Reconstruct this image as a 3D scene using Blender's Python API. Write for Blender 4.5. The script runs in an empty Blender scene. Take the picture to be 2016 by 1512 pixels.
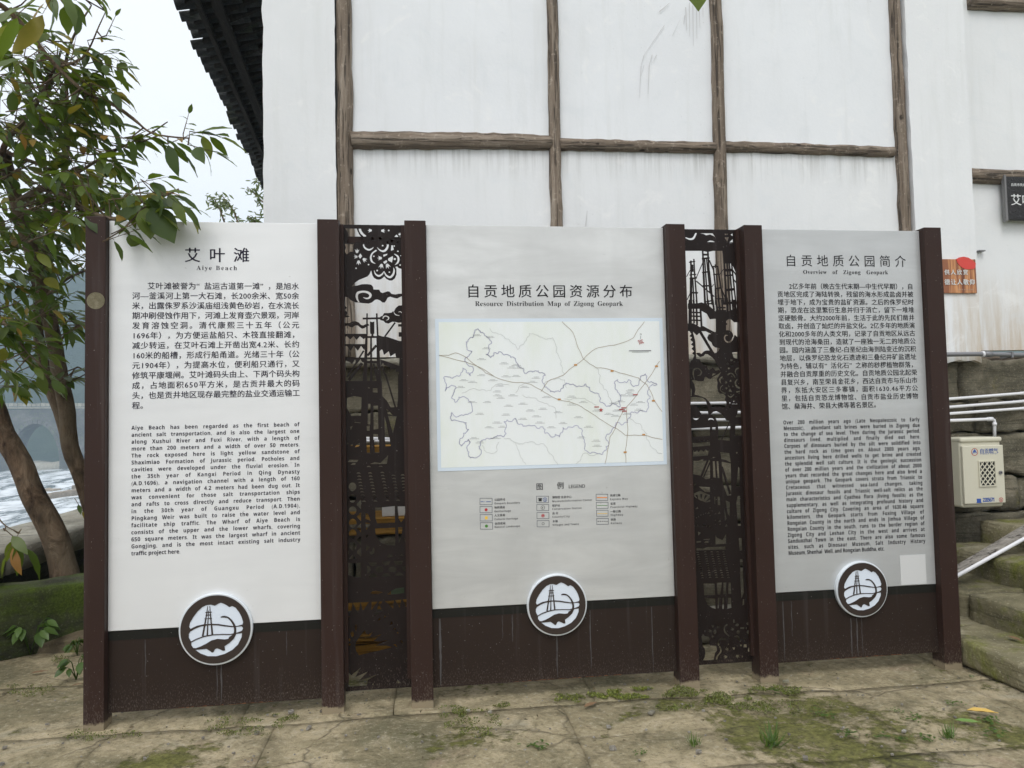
import bpy, bmesh, math, random
import numpy as np
from mathutils import Vector, Matrix, noise
from mathutils.geometry import tessellate_polygon
random.seed(7)
sc = bpy.context.scene
col = sc.collection
# ------------------------------------------------------------------ camera
FPX, CX, CY = 1514.0, 1008.0, 756.0
PITCH, ROLL, YAW, HC = math.radians(2.78), -math.radians(1.26), math.radians(7.8), 1.405
Fv = Vector((math.sin(YAW)*math.cos(PITCH), math.cos(YAW)*math.cos(PITCH), math.sin(PITCH)))
R0 = Vector((math.cos(YAW), -math.sin(YAW), 0)); U0 = R0.cross(Fv)
Rv = R0*math.cos(ROLL) + U0*math.sin(ROLL); Uv = U0*math.cos(ROLL) - R0*math.sin(ROLL)
EYE = Vector((0, 0, HC))
cam_d = bpy.data.cameras.new('camera'); cam = bpy.data.objects.new('camera', cam_d); col.objects.link(cam)
cam_d.sensor_fit = 'HORIZONTAL'; cam_d.sensor_width = 36; cam_d.lens = 36*FPX/2016
cam_d.clip_start = .05; cam_d.clip_end = 6000
m = Matrix((Rv, Uv, -Fv)).transposed().to_4x4(); m.translation = EYE; cam.matrix_world = m
sc.camera = cam
# ------------------------------------------------------------------ world, sun, exposure
SUN_EL, SUN_AZ = math.radians(52), math.radians(200)      # azimuth clockwise from +Y; the veiled sun is behind and left of the viewer
W = bpy.data.worlds.new('World'); sc.world = W; W.use_nodes = True
wn = W.node_tree; wn.nodes.clear()
sky = wn.nodes.new('ShaderNodeTexSky'); sky.sky_type = 'NISHITA'; sky.sun_disc = False
sky.sun_elevation = SUN_EL; sky.sun_rotation = SUN_AZ; sky.air_density = 1.0; sky.dust_density = 6.0; sky.ozone_density = 1.0
hs = wn.nodes.new('ShaderNodeHueSaturation'); hs.inputs['Saturation'].default_value = .16
bgn = wn.nodes.new('ShaderNodeBackground'); bgn.inputs[1].default_value = .135
wo = wn.nodes.new('ShaderNodeOutputWorld')
wn.links.new(sky.outputs[0], hs.inputs['Color']); cl = wn.nodes.new('ShaderNodeMix'); cl.data_type = 'RGBA'; cl.inputs[0].default_value = .80; cl.inputs[7].default_value = (6.9, 7.05, 7.35, 1)   # even cloud layer
wn.links.new(hs.outputs[0], cl.inputs[6]); wn.links.new(cl.outputs[2], bgn.inputs[0]); wn.links.new(bgn.outputs[0], wo.inputs[0])
sl = bpy.data.lights.new('sun', 'SUN'); sl.energy = .8; sl.angle = math.radians(22); sl.color = (1, .975, .94)
so = bpy.data.objects.new('sun', sl); col.objects.link(so)
sd = Vector((math.sin(SUN_AZ)*math.cos(SUN_EL), math.cos(SUN_AZ)*math.cos(SUN_EL), math.sin(SUN_EL)))
so.rotation_euler = sd.to_track_quat('Z', 'Y').to_euler(); so.location = (-3, -4, 8)
sc.view_settings.view_transform = 'Standard'; sc.view_settings.look = 'None'
sc.view_settings.exposure = 0.45; sc.view_settings.gamma = 1
sc.view_settings.use_curve_mapping = False
# ------------------------------------------------------------------ pixel (2016x1512) -> world
def ray(x, y): return Rv*((x-CX)/FPX) - Uv*((y-CY)/FPX) + Fv
def aty(x, y, Y): r = ray(x, y); return EYE + r*(Y/r.y)
def topx(p):
    d = Vector(p)-EYE; w = d.dot(Fv); return (CX+FPX*d.dot(Rv)/w, CY-FPX*d.dot(Uv)/w)
def atz(x, y, z): r = ray(x, y); return EYE + r*((z-HC)/r.z)
# ------------------------------------------------------------------ objects
ORG = {}
def tag(o, label=None, cat=None, group=None, kind=None):
    if label: o['label'] = label
    if cat: o['category'] = cat
    if group: o['group'] = group
    if kind: o['kind'] = kind
    return o
def empty(name, loc, label=None, cat=None, group=None, kind=None):
    o = bpy.data.objects.new(name, None); col.objects.link(o); o.location = loc; o.empty_display_size = .1
    ORG[o.name] = Vector(loc); return tag(o, label, cat, group, kind)
def obj(name, V, Fc, mat, parent=None, smooth=False, origin=None):
    """one mesh object; V in world coordinates"""
    if origin is None:
        if V and len(V):
            a = np.array([tuple(v) for v in V]); mn, mx = a.min(0), a.max(0)
            origin = Vector(((mn[0]+mx[0])/2, (mn[1]+mx[1])/2, mn[2]))
        else: origin = Vector((0, 0, 0))
    me = bpy.data.meshes.new(name)
    me.from_pydata([tuple(Vector(v)-origin) for v in V], [], Fc)
    if smooth: me.polygons.foreach_set('use_smooth', [True]*len(me.polygons))
    if isinstance(mat, (list, tuple)):
        for q in mat: me.materials.append(q)
    elif mat: me.materials.append(mat)
    me.update()
    o = bpy.data.objects.new(name, me); col.objects.link(o)
    if parent:
        o.parent = parent; o.location = origin - ORG[parent.name]
    else: o.location = origin
    ORG[o.name] = Vector(origin); return o
class MB:
    def __init__(s): s.V = []; s.F = []
    def add(s, V, F):
        n = len(s.V); s.V += [Vector(v) for v in V]; s.F += [tuple(i+n for i in f) for f in F]; return s
    def box(s, x0, x1, y0, y1, z0, z1):
        V = [(x, y, z) for x in (x0, x1) for y in (y0, y1) for z in (z0, z1)]
        return s.add(V, [(0,1,3,2),(4,6,7,5),(0,4,5,1),(2,3,7,6),(0,2,6,4),(1,5,7,3)])
    def tube(s, P, rad, k=8, cap=True):
        P = [Vector(p) for p in P]; n = len(P); V = []; F = []
        if not isinstance(rad, (list, tuple)): rad = [rad]*n
        prev = None
        for i, p in enumerate(P):
            d = (P[min(i+1, n-1)] - P[max(i-1, 0)]).normalized()
            if prev is None:
                a = d.cross(Vector((0, 0, 1)))
                if a.length < .1: a = d.cross(Vector((1, 0, 0)))
                a.normalize()
            else: a = (prev - d*prev.dot(d)).normalized()
            prev = a; b = d.cross(a)
            for j in range(k):
                t = 2*math.pi*j/k; V.append(p + (a*math.cos(t)+b*math.sin(t))*rad[i])
        for i in range(n-1):
            for j in range(k): F.append((i*k+j, i*k+(j+1)%k, (i+1)*k+(j+1)%k, (i+1)*k+j))
        if cap: F.append(tuple(range(k-1, -1, -1))); F.append(tuple((n-1)*k+j for j in range(k)))
        return s.add(V, F)
    def obj(s, name, mat, parent=None, smooth=False): return obj(name, s.V, s.F, mat, parent, smooth)
def bevel(o, w, seg=2):
    b = o.modifiers.new('bevel', 'BEVEL'); b.width = w; b.segments = seg; b.limit_method = 'ANGLE'; return o
def rough_box(c, h, rz=0, seed=0, n=(6, 4, 3), r=.02, amp=.01, fr=3.0):
    """rounded stone block: centre c, half sizes h, surface pushed about by noise"""
    c = Vector(c); h = Vector(h); V = []; F = []; idx = {}
    ca, sa = math.cos(rz), math.sin(rz)
    def vert(i, j, k):
        if (i, j, k) in idx: return idx[i, j, k]
        p = Vector((-1+2*i/n[0], -1+2*j/n[1], -1+2*k/n[2])); p = Vector((p.x*h.x, p.y*h.y, p.z*h.z))
        rr = min(r, min(h)*.9)
        q = Vector([max(-(h[a]-rr), min(h[a]-rr, p[a])) for a in range(3)])
        d = p-q
        if d.length > 1e-6: p = q + d.normalized()*rr
        w = Vector((c.x+p.x*ca-p.y*sa, c.y+p.x*sa+p.y*ca, c.z+p.z))
        nv = noise.noise_vector(w*fr + Vector((seed*7.3, seed*1.7, 0)))
        nv2 = noise.noise_vector(w*fr*3.1 + Vector((seed*3.3, 0, seed)))
        w = w + Vector(nv)*amp + Vector(nv2)*amp*.4
        idx[i, j, k] = len(V); V.append(w); return idx[i, j, k]
    a, b, e = n
    for i in range(a):
        for j in range(b):
            F.append((vert(i,j,0),vert(i,j+1,0),vert(i+1,j+1,0),vert(i+1,j,0)))
            F.append((vert(i,j,e),vert(i+1,j,e),vert(i+1,j+1,e),vert(i,j+1,e)))
    for i in range(a):
        for k in range(e):
            F.append((vert(i,0,k),vert(i+1,0,k),vert(i+1,0,k+1),vert(i,0,k+1)))
            F.append((vert(i,b,k),vert(i,b,k+1),vert(i+1,b,k+1),vert(i+1,b,k)))
    for j in range(b):
        for k in range(e):
            F.append((vert(0,j,k),vert(0,j,k+1),vert(0,j+1,k+1),vert(0,j+1,k)))
            F.append((vert(a,j,k),vert(a,j+1,k),vert(a,j+1,k+1),vert(a,j,k+1)))
    return V, F
# ------------------------------------------------------------------ materials
class NT:
    def __init__(s, name, rough=.8, metal=0.0, spec=.5):
        s.m = bpy.data.materials.new(name); s.m.use_nodes = True; s.t = s.m.node_tree; s.t.nodes.clear()
        s.out = s.n('ShaderNodeOutputMaterial'); s.b = s.n('ShaderNodeBsdfPrincipled')
        s.b.inputs['Roughness'].default_value = rough; s.b.inputs['Metallic'].default_value = metal
        s.b.inputs['Specular IOR Level'].default_value = spec
        s.l(s.b.outputs[0], s.out.inputs[0]); s.g = None
    def n(s, ty): return s.t.nodes.new(ty)
    def l(s, a, b): s.t.links.new(a, b)
    def pos(s, scale=(1, 1, 1), loc=(0, 0, 0), space='world'):
        if space == 'world':
            if s.g is None: s.g = s.n('ShaderNodeNewGeometry')
            src = s.g.outputs['Position']
        else:
            src = s.n('ShaderNodeTexCoord').outputs[space]
        mp = s.n('ShaderNodeMapping'); mp.inputs['Scale'].default_value = scale; mp.inputs['Location'].default_value = loc
        s.l(src, mp.inputs[0]); return mp.outputs[0]
    def noise(s, vec, scale=5, detail=4, rough=.55, dist=0):
        q = s.n('ShaderNodeTexNoise'); q.inputs['Scale'].default_value = scale; q.inputs['Detail'].default_value = detail
        q.inputs['Roughness'].default_value = rough; q.inputs['Distortion'].default_value = dist
        s.l(vec, q.inputs['Vector']); return q.outputs['Fac']
    def ramp(s, fac, stops):
        q = s.n('ShaderNodeValToRGB'); e = q.color_ramp.elements
        while len(e) > 1: e.remove(e[-1])
        for i, (p, c) in enumerate(stops):
            el = e[0] if i == 0 else e.new(p)
            el.position = p; el.color = (c, c, c, 1) if isinstance(c, (int, float)) else (*c, 1)
        s.l(fac, q.inputs[0]); return q.outputs[0]
    def mix(s, fac, a, b, blend='MIX'):
        q = s.n('ShaderNodeMix'); q.data_type = 'RGBA'; q.blend_type = blend
        for v, i in ((fac, 0), (a, 6), (b, 7)):
            if isinstance(v, (int, float)): q.inputs[i].default_value = v if i == 0 else (v, v, v, 1)
            elif isinstance(v, (tuple, list)): q.inputs[i].default_value = (*v, 1)
            else: s.l(v, q.inputs[i])
        return q.outputs[2]
    def math(s, op, a, b=0, c=None):
        q = s.n('ShaderNodeMath'); q.operation = op
        for i, v in enumerate((a, b) if c is None else (a, b, c)):
            if isinstance(v, (int, float)): q.inputs[i].default_value = v
            else: s.l(v, q.inputs[i])
        return q.outputs[0]
    def sep(s, vec):
        q = s.n('ShaderNodeSeparateXYZ'); s.l(vec, q.inputs[0]); return q.outputs
    def mrange(s, v, a, b, c=0, d=1):
        q = s.n('ShaderNodeMapRange'); q.inputs[1].default_value = a; q.inputs[2].default_value = b
        q.inputs[3].default_value = c; q.inputs[4].default_value = d; s.l(v, q.inputs[0]); return q.outputs[0]
    def color(s, c):
        if isinstance(c, (tuple, list)): s.b.inputs['Base Color'].default_value = (*c, 1)
        else: s.l(c, s.b.inputs['Base Color'])
        return s
    def bump(s, h, strength=.3, dist=.01):
        q = s.n('ShaderNodeBump'); q.inputs['Strength'].default_value = strength; q.inputs['Distance'].default_value = dist
        s.l(h, q.inputs['Height']); s.l(q.outputs[0], s.b.inputs['Normal']); return s
def flat(name, c, rough=.6, metal=0, spec=.5): return NT(name, rough, metal, spec).color(c).m

def plaster_mat(name, base=(.77, .785, .80), dirty=(.60, .61, .59), low=None, grime=1.0):
    k = NT(name, .92, 0, .2); p = k.pos()
    a = k.noise(p, 1.1, 5, .6, .4); b = k.noise(k.pos((7, 7, .55)), 1.6, 5, .65)
    c = k.mix(k.ramp(a, [(.35, 0), (.75, 1)]), base, tuple(x*.93 for x in base))
    c = k.mix(k.math('MULTIPLY', k.ramp(b, [(.52, 0), (.78, 1)]), .35), c, dirty)
    sp = k.noise(p, 60, 3, .5); c = k.mix(k.math('MULTIPLY', k.ramp(sp, [(.70, 0), (.76, 1)]), .35), c, (.35, .34, .33))
    if low:      # damp yellowing and flaking towards the foot of the render coat
        z = k.sep(p)[2]; w = k.mrange(z, low+.75, low, 0, 1)
        st = k.noise(k.pos((9, 9, .8)), 1.2, 6, .7)
        f = k.math('MULTIPLY', w, k.ramp(st, [(.38, 0), (.62, 1)]))
        c = k.mix(f, c, (.52, .44, .34))
    z2 = k.sep(p)[2]; g_ = k.math('MULTIPLY', k.mrange(z2, 3.12, 3.37, 0, 1), k.mrange(z2, 3.40, 3.44, 1, 0)); st2 = k.noise(k.pos((22, 9, .9), (5, 0, 0)), 1.0, 5, .7)
    c = k.mix(k.math('MULTIPLY', k.math('MULTIPLY', g_, grime), k.ramp(st2, [(.46, 0), (.68, .75)])), c, (.42, .42, .40))
    mt = k.noise(p, 3.4, 7, .7, 1.2); c = k.mix(k.ramp(mt, [(.54, 0), (.66, .30)]), c, (.66, .69, .71)); c = k.mix(k.ramp(mt, [(.32, .5), (.42, 0)]), c, (.83, .83, .82))
    k.color(c)
    k.bump(k.math('ADD', k.math('MULTIPLY', a, .8), k.math('MULTIPLY', k.noise(p, 38, 5, .6), .25)), .35, .012)
    return k.m
def wood_mat(name, axis, dark=(.085, .064, .048), mid=(.235, .185, .14), light=(.42, .36, .295), sc_=1.0):
    s_ = {'x': (1.1, 26, 26), 'z': (26, 26, 1.1), 'y': (26, 1.1, 26)}[axis]
    k = NT(name, .88, 0, .25); g = k.noise(k.pos(tuple(q*sc_ for q in s_)), 1.0, 7, .72, .6)
    b = k.noise(k.pos(), 3.2, 4, .6); c = k.ramp(g, [(.30, dark), (.5, mid), (.72, light)])
    c = k.mix(k.math('MULTIPLY', k.ramp(b, [(.42, 0), (.7, 1)]), .6), c, tuple(q*.62 for q in mid))
    cr = k.ramp(k.noise(k.pos(tuple(q*1.8 for q in s_), (3, 1, 2)), 1.0, 3, .5, 1.2), [(.36, 1), (.44, 0)])
    c = k.mix(k.math('MULTIPLY', cr, .75), c, (.035, .028, .022))
    vo = k.n('ShaderNodeTexVoronoi'); vo.inputs['Scale'].default_value = 6.5; k.l(k.pos(tuple(1.0 if q > 5 else .55 for q in s_)), vo.inputs['Vector']); kn = k.ramp(vo.outputs['Distance'], [(.055, 1), (.10, 0)])
    c = k.mix(k.math('MULTIPLY', kn, .85), c, (.02, .014, .01)); lt = k.noise(k.pos((1, 1, 1), (8, 3, 1)), 24, 6, .75); c = k.mix(k.ramp(lt, [(.56, 0), (.68, .6)]), c, tuple(min(1, q*1.25) for q in light))
    k.color(c); k.bump(k.math('SUBTRACT', g, k.math('MULTIPLY', cr, .5)), 1.0, .018); return k.m
def stone_mat(name, c1, c2, c3, moss=(.07, .10, .02), mossf=.5, scale=1.0, topmoss=False):
    k = NT(name, .93, 0, .2); p = k.pos((scale, scale, scale))
    a = k.noise(p, 1.7, 8, .66, .5); b = k.noise(p, 6.5, 8, .7); f = k.noise(p, 42, 6, .7)
    lay = k.noise(k.pos((1.4, 1.4, 16)), 1.6, 8, .72, 1.4)
    c = k.ramp(a, [(.32, c1), (.52, c2), (.70, c3)])
    c = k.mix(k.ramp(b, [(.42, 0), (.68, .55)]), c, tuple(q*.55 for q in c2))
    c = k.mix(k.ramp(lay, [(.50, 0), (.62, .55)]), c, tuple(q*.5 for q in c1))
    c = k.mix(k.ramp(f, [(.56, 0), (.70, .5)]), c, tuple(min(1, q*1.5) for q in c3))
    mo = k.noise(k.pos((1, 1, 1), (4, 2, 9)), 1.5, 7, .68, .3); mm = k.ramp(mo, [(.62-mossf*.25, 0), (.70-mossf*.2, 1)])
    if topmoss:
        nz = k.sep(k.g.outputs['Normal'])[2]; mm = k.math('MULTIPLY', mm, k.mrange(nz, -.2, .7, .55, 1))
    mc = k.mix(k.ramp(f, [(.4, 0), (.6, 1)]), moss, tuple(q*1.8 for q in moss))
    c = k.mix(mm, c, mc)
    rnd = k.n('ShaderNodeObjectInfo').outputs['Random']
    c = k.mix(1.0, c, k.mix(0.0, 1.0, 1.0), 'MULTIPLY'); v = k.mrange(rnd, 0, 1, .82, 1.14)
    hv = k.n('ShaderNodeHueSaturation'); k.l(c, hv.inputs['Color']); k.l(v, hv.inputs['Value'])
    k.color(hv.outputs[0])
    h = k.math('ADD', k.math('ADD', k.math('MULTIPLY', b, .6), k.math('MULTIPLY', f, .22)), k.math('MULTIPLY', lay, .35))
    h = k.math('ADD', h, k.math('MULTIPLY', mm, .12)); k.bump(h, .8, .03); return k.m
def brown_metal(name, c=(.033, .0175, .0135), low=True):
    k = NT(name, .55, .0, .16); p = k.pos(); a = k.noise(p, 2.2, 4, .6)
    col_ = k.mix(a, tuple(q*.82 for q in c), tuple(q*1.2 for q in c))
    st = k.ramp(k.noise(k.pos((16, 16, .7)), 1.2, 5, .6), [(.58, 0), (.74, .5)])   # dried run marks
    col_ = k.mix(k.math('MULTIPLY', st, .3), col_, (.16, .145, .14))
    z = k.sep(p)[2]; d = k.noise(k.pos((1, 1, .38)), 210, 3, .65)
    w = k.mrange(z, .42, .02, 0, 1); w2 = k.math('POWER', w, 1.6)
    th = k.math('ADD', d, k.math('MULTIPLY', w2, .22)); sp = k.ramp(th, [(.70, 0), (.78, 1)])
    col_ = k.mix(k.math('MULTIPLY', sp, .45), col_, (.15, .12, .095))
    sp2 = k.ramp(k.noise(p, 130, 2, .4), [(.745, 0), (.77, 1)]); col_ = k.mix(k.math('MULTIPLY', sp2, .5), col_, (.4, .38, .35))
    mud = k.ramp(k.math('ADD', k.mrange(z, .052, -.01, 0, 1), k.math('MULTIPLY', k.noise(p, 30, 5, .7), .8)), [(.72, 0), (.92, 1)])
    col_ = k.mix(mud, col_, (.25, .205, .135))
    k.color(col_); k.l(k.math('ADD', k.math('MULTIPLY', a, .15), k.math('ADD', .36, k.math('MULTIPLY', sp, .35))), k.b.inputs['Roughness'])
    k.bump(k.noise(p, 70, 3, .5), .06, .004); return k.m
def board_mat(name, c, amt=.12, metal=.55, rough=.42, seed=0):
    k = NT(name, rough, metal, .5); a = k.noise(k.pos((1.1, 1, 5.5), (seed, 0, seed)), 1.5, 6, .62, .5)
    b = k.noise(k.pos((.9, 1, .5), (seed*2, 1, 0)), 3.0, 4, .6, .3); v = k.noise(k.pos((400, 1, 3)), 1, 2, .5)
    cc = k.mix(k.math('MULTIPLY', k.ramp(a, [(.35, 0), (.7, 1)]), .8), c, tuple(q*(1-amt) for q in c))  # large smudges, strengthened to suggest the silver reflection gradient
    cc = k.mix(k.math('MULTIPLY', k.ramp(b, [(.45, 0), (.72, 1)]), .6), cc, tuple(q*(1-amt*.9) for q in c))
    sp = k.ramp(k.noise(k.pos((1, 1, 1), (seed, 5, 1)), 46, 3, .5), [(.74, 0), (.78, 1)])
    cc = k.mix(k.math('MULTIPLY', sp, .35), cc, (.30, .29, .27)); k.color(cc)
    k.l(k.math('ADD', rough-.08, k.math('MULTIPLY', a, .2)), k.b.inputs['Roughness'])
    k.bump(v, .04, .002); return k.m
M = {}
M['plaster'] = plaster_mat('white_plaster'); M['plaster_low'] = plaster_mat('damp_white_plaster', (.76, .77, .775), low=1.87)
M['plaster_pier'] = plaster_mat('pier_white_plaster', (.76, .77, .775), low=1.87, grime=0.0); M['wood_x'] = wood_mat('weathered_timber_horizontal', 'x'); M['wood_z'] = wood_mat('weathered_timber_upright', 'z')
M['wood_dark'] = wood_mat('dark_eave_timber', 'y', (.012, .010, .008), (.035, .028, .022), (.07, .055, .045))  # very dark timber tone for the eaves and side wall
M['wood_orange'] = wood_mat('orange_purlin_timber', 'y', (.05, .025, .012), (.13, .06, .03), (.2, .1, .05))
M['tile'] = stone_mat('grey_clay_tile', (.03, .03, .03), (.07, .07, .07), (.16, .165, .15), (.05, .055, .035), .1, 3)
k = NT('paving_sandstone', .95, 0, .15); p = k.pos(); a = k.noise(p, 1.6, 7, .62, .8); b = k.noise(p, 5.5, 9, .72, .6); f = k.noise(p, 38, 8, .75); d_ = k.noise(p, 2.4, 6, .65, .3)
c = k.ramp(a, [(.34, (.22, .20, .12)), (.47, (.40, .335, .205)), (.58, (.56, .465, .30)), (.70, (.50, .45, .33))])
c = k.mix(k.ramp(b, [(.46, 0), (.66, .9)]), c, (.22, .19, .115)); c = k.mix(k.ramp(b, [(.28, .85), (.42, 0)]), c, (.62, .53, .38))
c = k.mix(k.ramp(d_, [(.60, 0), (.72, .55)]), c, (.45, .32, .235)); f2 = k.noise(k.pos((1, 1.7, 1)), 85, 6, .8)
c = k.mix(k.ramp(f, [(.53, 0), (.65, .6)]), c, (.135, .115, .07)); c = k.mix(k.ramp(f, [(.32, .8), (.46, 0)]), c, (.62, .55, .41)); c = k.mix(k.ramp(f2, [(.57, 0), (.66, .45)]), c, (.15, .13, .085))
mo = k.noise(k.pos((1, 1, 1), (4.3, 2.6, 9)), 1.5, 4, .6, .3); mf = k.math('ADD', mo, k.math('MULTIPLY', k.math('SUBTRACT', k.noise(p, 17, 7, .75), .5), .55)); mm = k.ramp(mf, [(.585, 0), (.65, .8)])
c = k.mix(mm, c, k.mix(k.ramp(f, [(.4, 0), (.62, 1)]), (.19, .195, .035), (.06, .07, .016)))
v = k.n('ShaderNodeTexVoronoi'); v.feature = 'DISTANCE_TO_EDGE'; v.inputs['Scale'].default_value = 1.25; k.l(k.mix(.16, p, k.n('ShaderNodeTexNoise').outputs['Color']), v.inputs['Vector']); cr = k.ramp(v.outputs['Distance'], [(.0, 1), (.012, 0)])
c = k.mix(k.math('MULTIPLY', k.math('MULTIPLY', cr, k.ramp(a, [(.45, 0), (.55, 1)])), .6), c, (.06, .052, .035))
k.color(c); h_ = k.math('ADD', k.math('ADD', k.math('MULTIPLY', b, .75), k.math('MULTIPLY', f, .38)), k.math('MULTIPLY', mm, .15)); k.bump(k.math('SUBTRACT', h_, k.math('MULTIPLY', cr, .15)), 1.0, .05); M['ground'] = k.m
M['dirt'] = stone_mat('joint_dirt', (.13, .10, .065), (.18, .145, .09), (.24, .2, .13), (.08, .10, .02), .4, 2)
M['step'] = stone_mat('mossy_step_stone', (.11, .10, .058), (.225, .20, .12), (.37, .335, .24), (.10, .105, .024), .30, 1.3)
M['mossstone'] = stone_mat('moss_covered_stone', (.035, .036, .022), (.07, .07, .045), (.20, .20, .15), (.050, .072, .010), .85, 1.7)
M['wallstone'] = stone_mat('plinth_sandstone', (.085, .078, .055), (.155, .14, .10), (.29, .25, .185), (.10, .09, .03), .22, 1.8)
M['coping'] = stone_mat('pale_coping_stone', (.24, .22, .17), (.33, .31, .25), (.42, .40, .34), (.12, .13, .05), .1, 1.0)
M['darkstone'] = stone_mat('dark_stone', (.03, .03, .022), (.05, .05, .036), (.085, .085, .06), (.05, .06, .015), .5, 1.5)  # dark tone for the parapet face and plinth backing
M['brown'] = brown_metal('brown_painted_steel'); M['brown_dark'] = brown_metal('brown_base_sheet', (.025, .0160, .0122))
M['lattice'] = brown_metal('brown_cut_sheet_steel', (.0135, .0085, .0072))
M['lime'] = flat('lime_deposit', (.085, .080, .078), .9, 0, .1); M['rust'] = flat('rust', (.16, .075, .04), .95, 0, .1); M['fold'] = brown_metal('dull_folded_edge', (.013, .0125, .010)); M['board1'] = board_mat('steel_board_reflection_pale', (.74, .745, .745), .09, .25, .5, 3); M['board2'] = board_mat('steel_board_reflection_mid', (.66, .665, .655), .26, .5, .42, 9)  # board tones carry the painted reflection: palest at left, dimmer to the right
M['board3'] = board_mat('steel_board_reflection_dark', (.54, .55, .55), .16, .5, .45, 17)  # darkest board tone, dimmer reflection put into the base colour
M['print'] = flat('dark_print', (.012, .008, .024), .6, 0, .2); M['print_black'] = flat('black_print', (.010, .009, .012), .6, 0, .2)
M['white'] = flat('white_paint', (.72, .73, .72), .5); M['sticker'] = flat('plain_pale_sticker', (.56, .565, .56), .5)
M['emblem_white'] = flat('emblem_blue_white', (.66, .72, .80), .35); M['emblem_rim'] = flat('emblem_rim_metal', (.72, .76, .80), .3, .3)
M['emblem_dark'] = flat('emblem_brown', (.030, .019, .015), .4)
M['pipe'] = flat('white_plastic_pipe', (.72, .72, .74), .35); M['pipe_grey'] = flat('grey_steel_pipe', (.20, .20, .21), .5, .3)
M['yellow'] = wood_mat('yellow_varnished_wood', 'x', (.28, .14, .025), (.42, .22, .04), (.52, .29, .07)); M['box_cream'] = flat('cream_plastic', (.60, .575, .46), .38)
M['black'] = flat('black_gap', (.008, .008, .008), .8)
k = NT('map_sheet', .45, 0, .4); a = k.noise(k.pos((1, 1, .35)), 3.5, 6, .65)
M['map'] = k.color(k.mix(k.ramp(a, [(.45, 0), (.75, 1)]), (.76, .79, .785), (.68, .725, .63))).m
M['map_edge'] = flat('map_pale_blue_edge', (.60, .68, .76), .45)
def leaf_mat(name, cols, attr=True, trans=.42):
    k = NT(name, .42, 0, .45)
    if attr: r = k.n('ShaderNodeAttribute'); r.attribute_name = 'leafrand'; r = r.outputs['Fac']
    else: r = k.n('ShaderNodeObjectInfo').outputs['Random']
    c = k.ramp(r, cols); pn = k.noise(k.pos(), 30, 3, .6); c = k.mix(k.math('MULTIPLY', pn, .35), c, (.03, .05, .012))
    k.color(c); t = k.n('ShaderNodeBsdfTranslucent'); k.l(k.mix(.5, c, (.20, .30, .01)), t.inputs[0])
    mx = k.n('ShaderNodeMixShader'); mx.inputs[0].default_value = trans; k.l(k.b.outputs[0], mx.inputs[1]); k.l(t.outputs[0], mx.inputs[2])
    k.l(mx.outputs[0], k.out.inputs[0]); return k.m
LC = [(0, (.036, .068, .010)), (.35, (.070, .112, .013)), (.7, (.115, .155, .017)), (.86, (.18, .205, .024)), (.93, (.30, .24, .03)), (1, (.33, .14, .03))]
M['leaf'] = leaf_mat('leaf_green', LC, True); M['leaf_one'] = leaf_mat('leaf_green_single', LC, False)
M['farleaf'] = leaf_mat('far_leaf', [(0, (.10, .13, .05)), (1, (.16, .19, .08))], True)
M['weed'] = leaf_mat('weed_green', [(0, (.06, .12, .02)), (1, (.14, .24, .05))], True)
M['moss'] = leaf_mat('moss_green', [(0, (.09, .10, .015)), (.6, (.17, .20, .02)), (1, (.30, .34, .04))], True, .15)
k = NT('bark', .9, 0, .2); a = k.noise(k.pos((1, 1, .45)), 9, 7, .7, .5); b = k.noise(k.pos(), 2.2, 4, .6)
c = k.mix(k.ramp(b, [(.4, 0), (.65, 1)]), k.ramp(a, [(.38, (.03, .018, .011)), (.52, (.12, .078, .048)), (.66, (.25, .175, .115))]), (.17, .13, .085))
M['bark'] = k.color(c).bump(a, 1.0, .06).m
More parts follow.
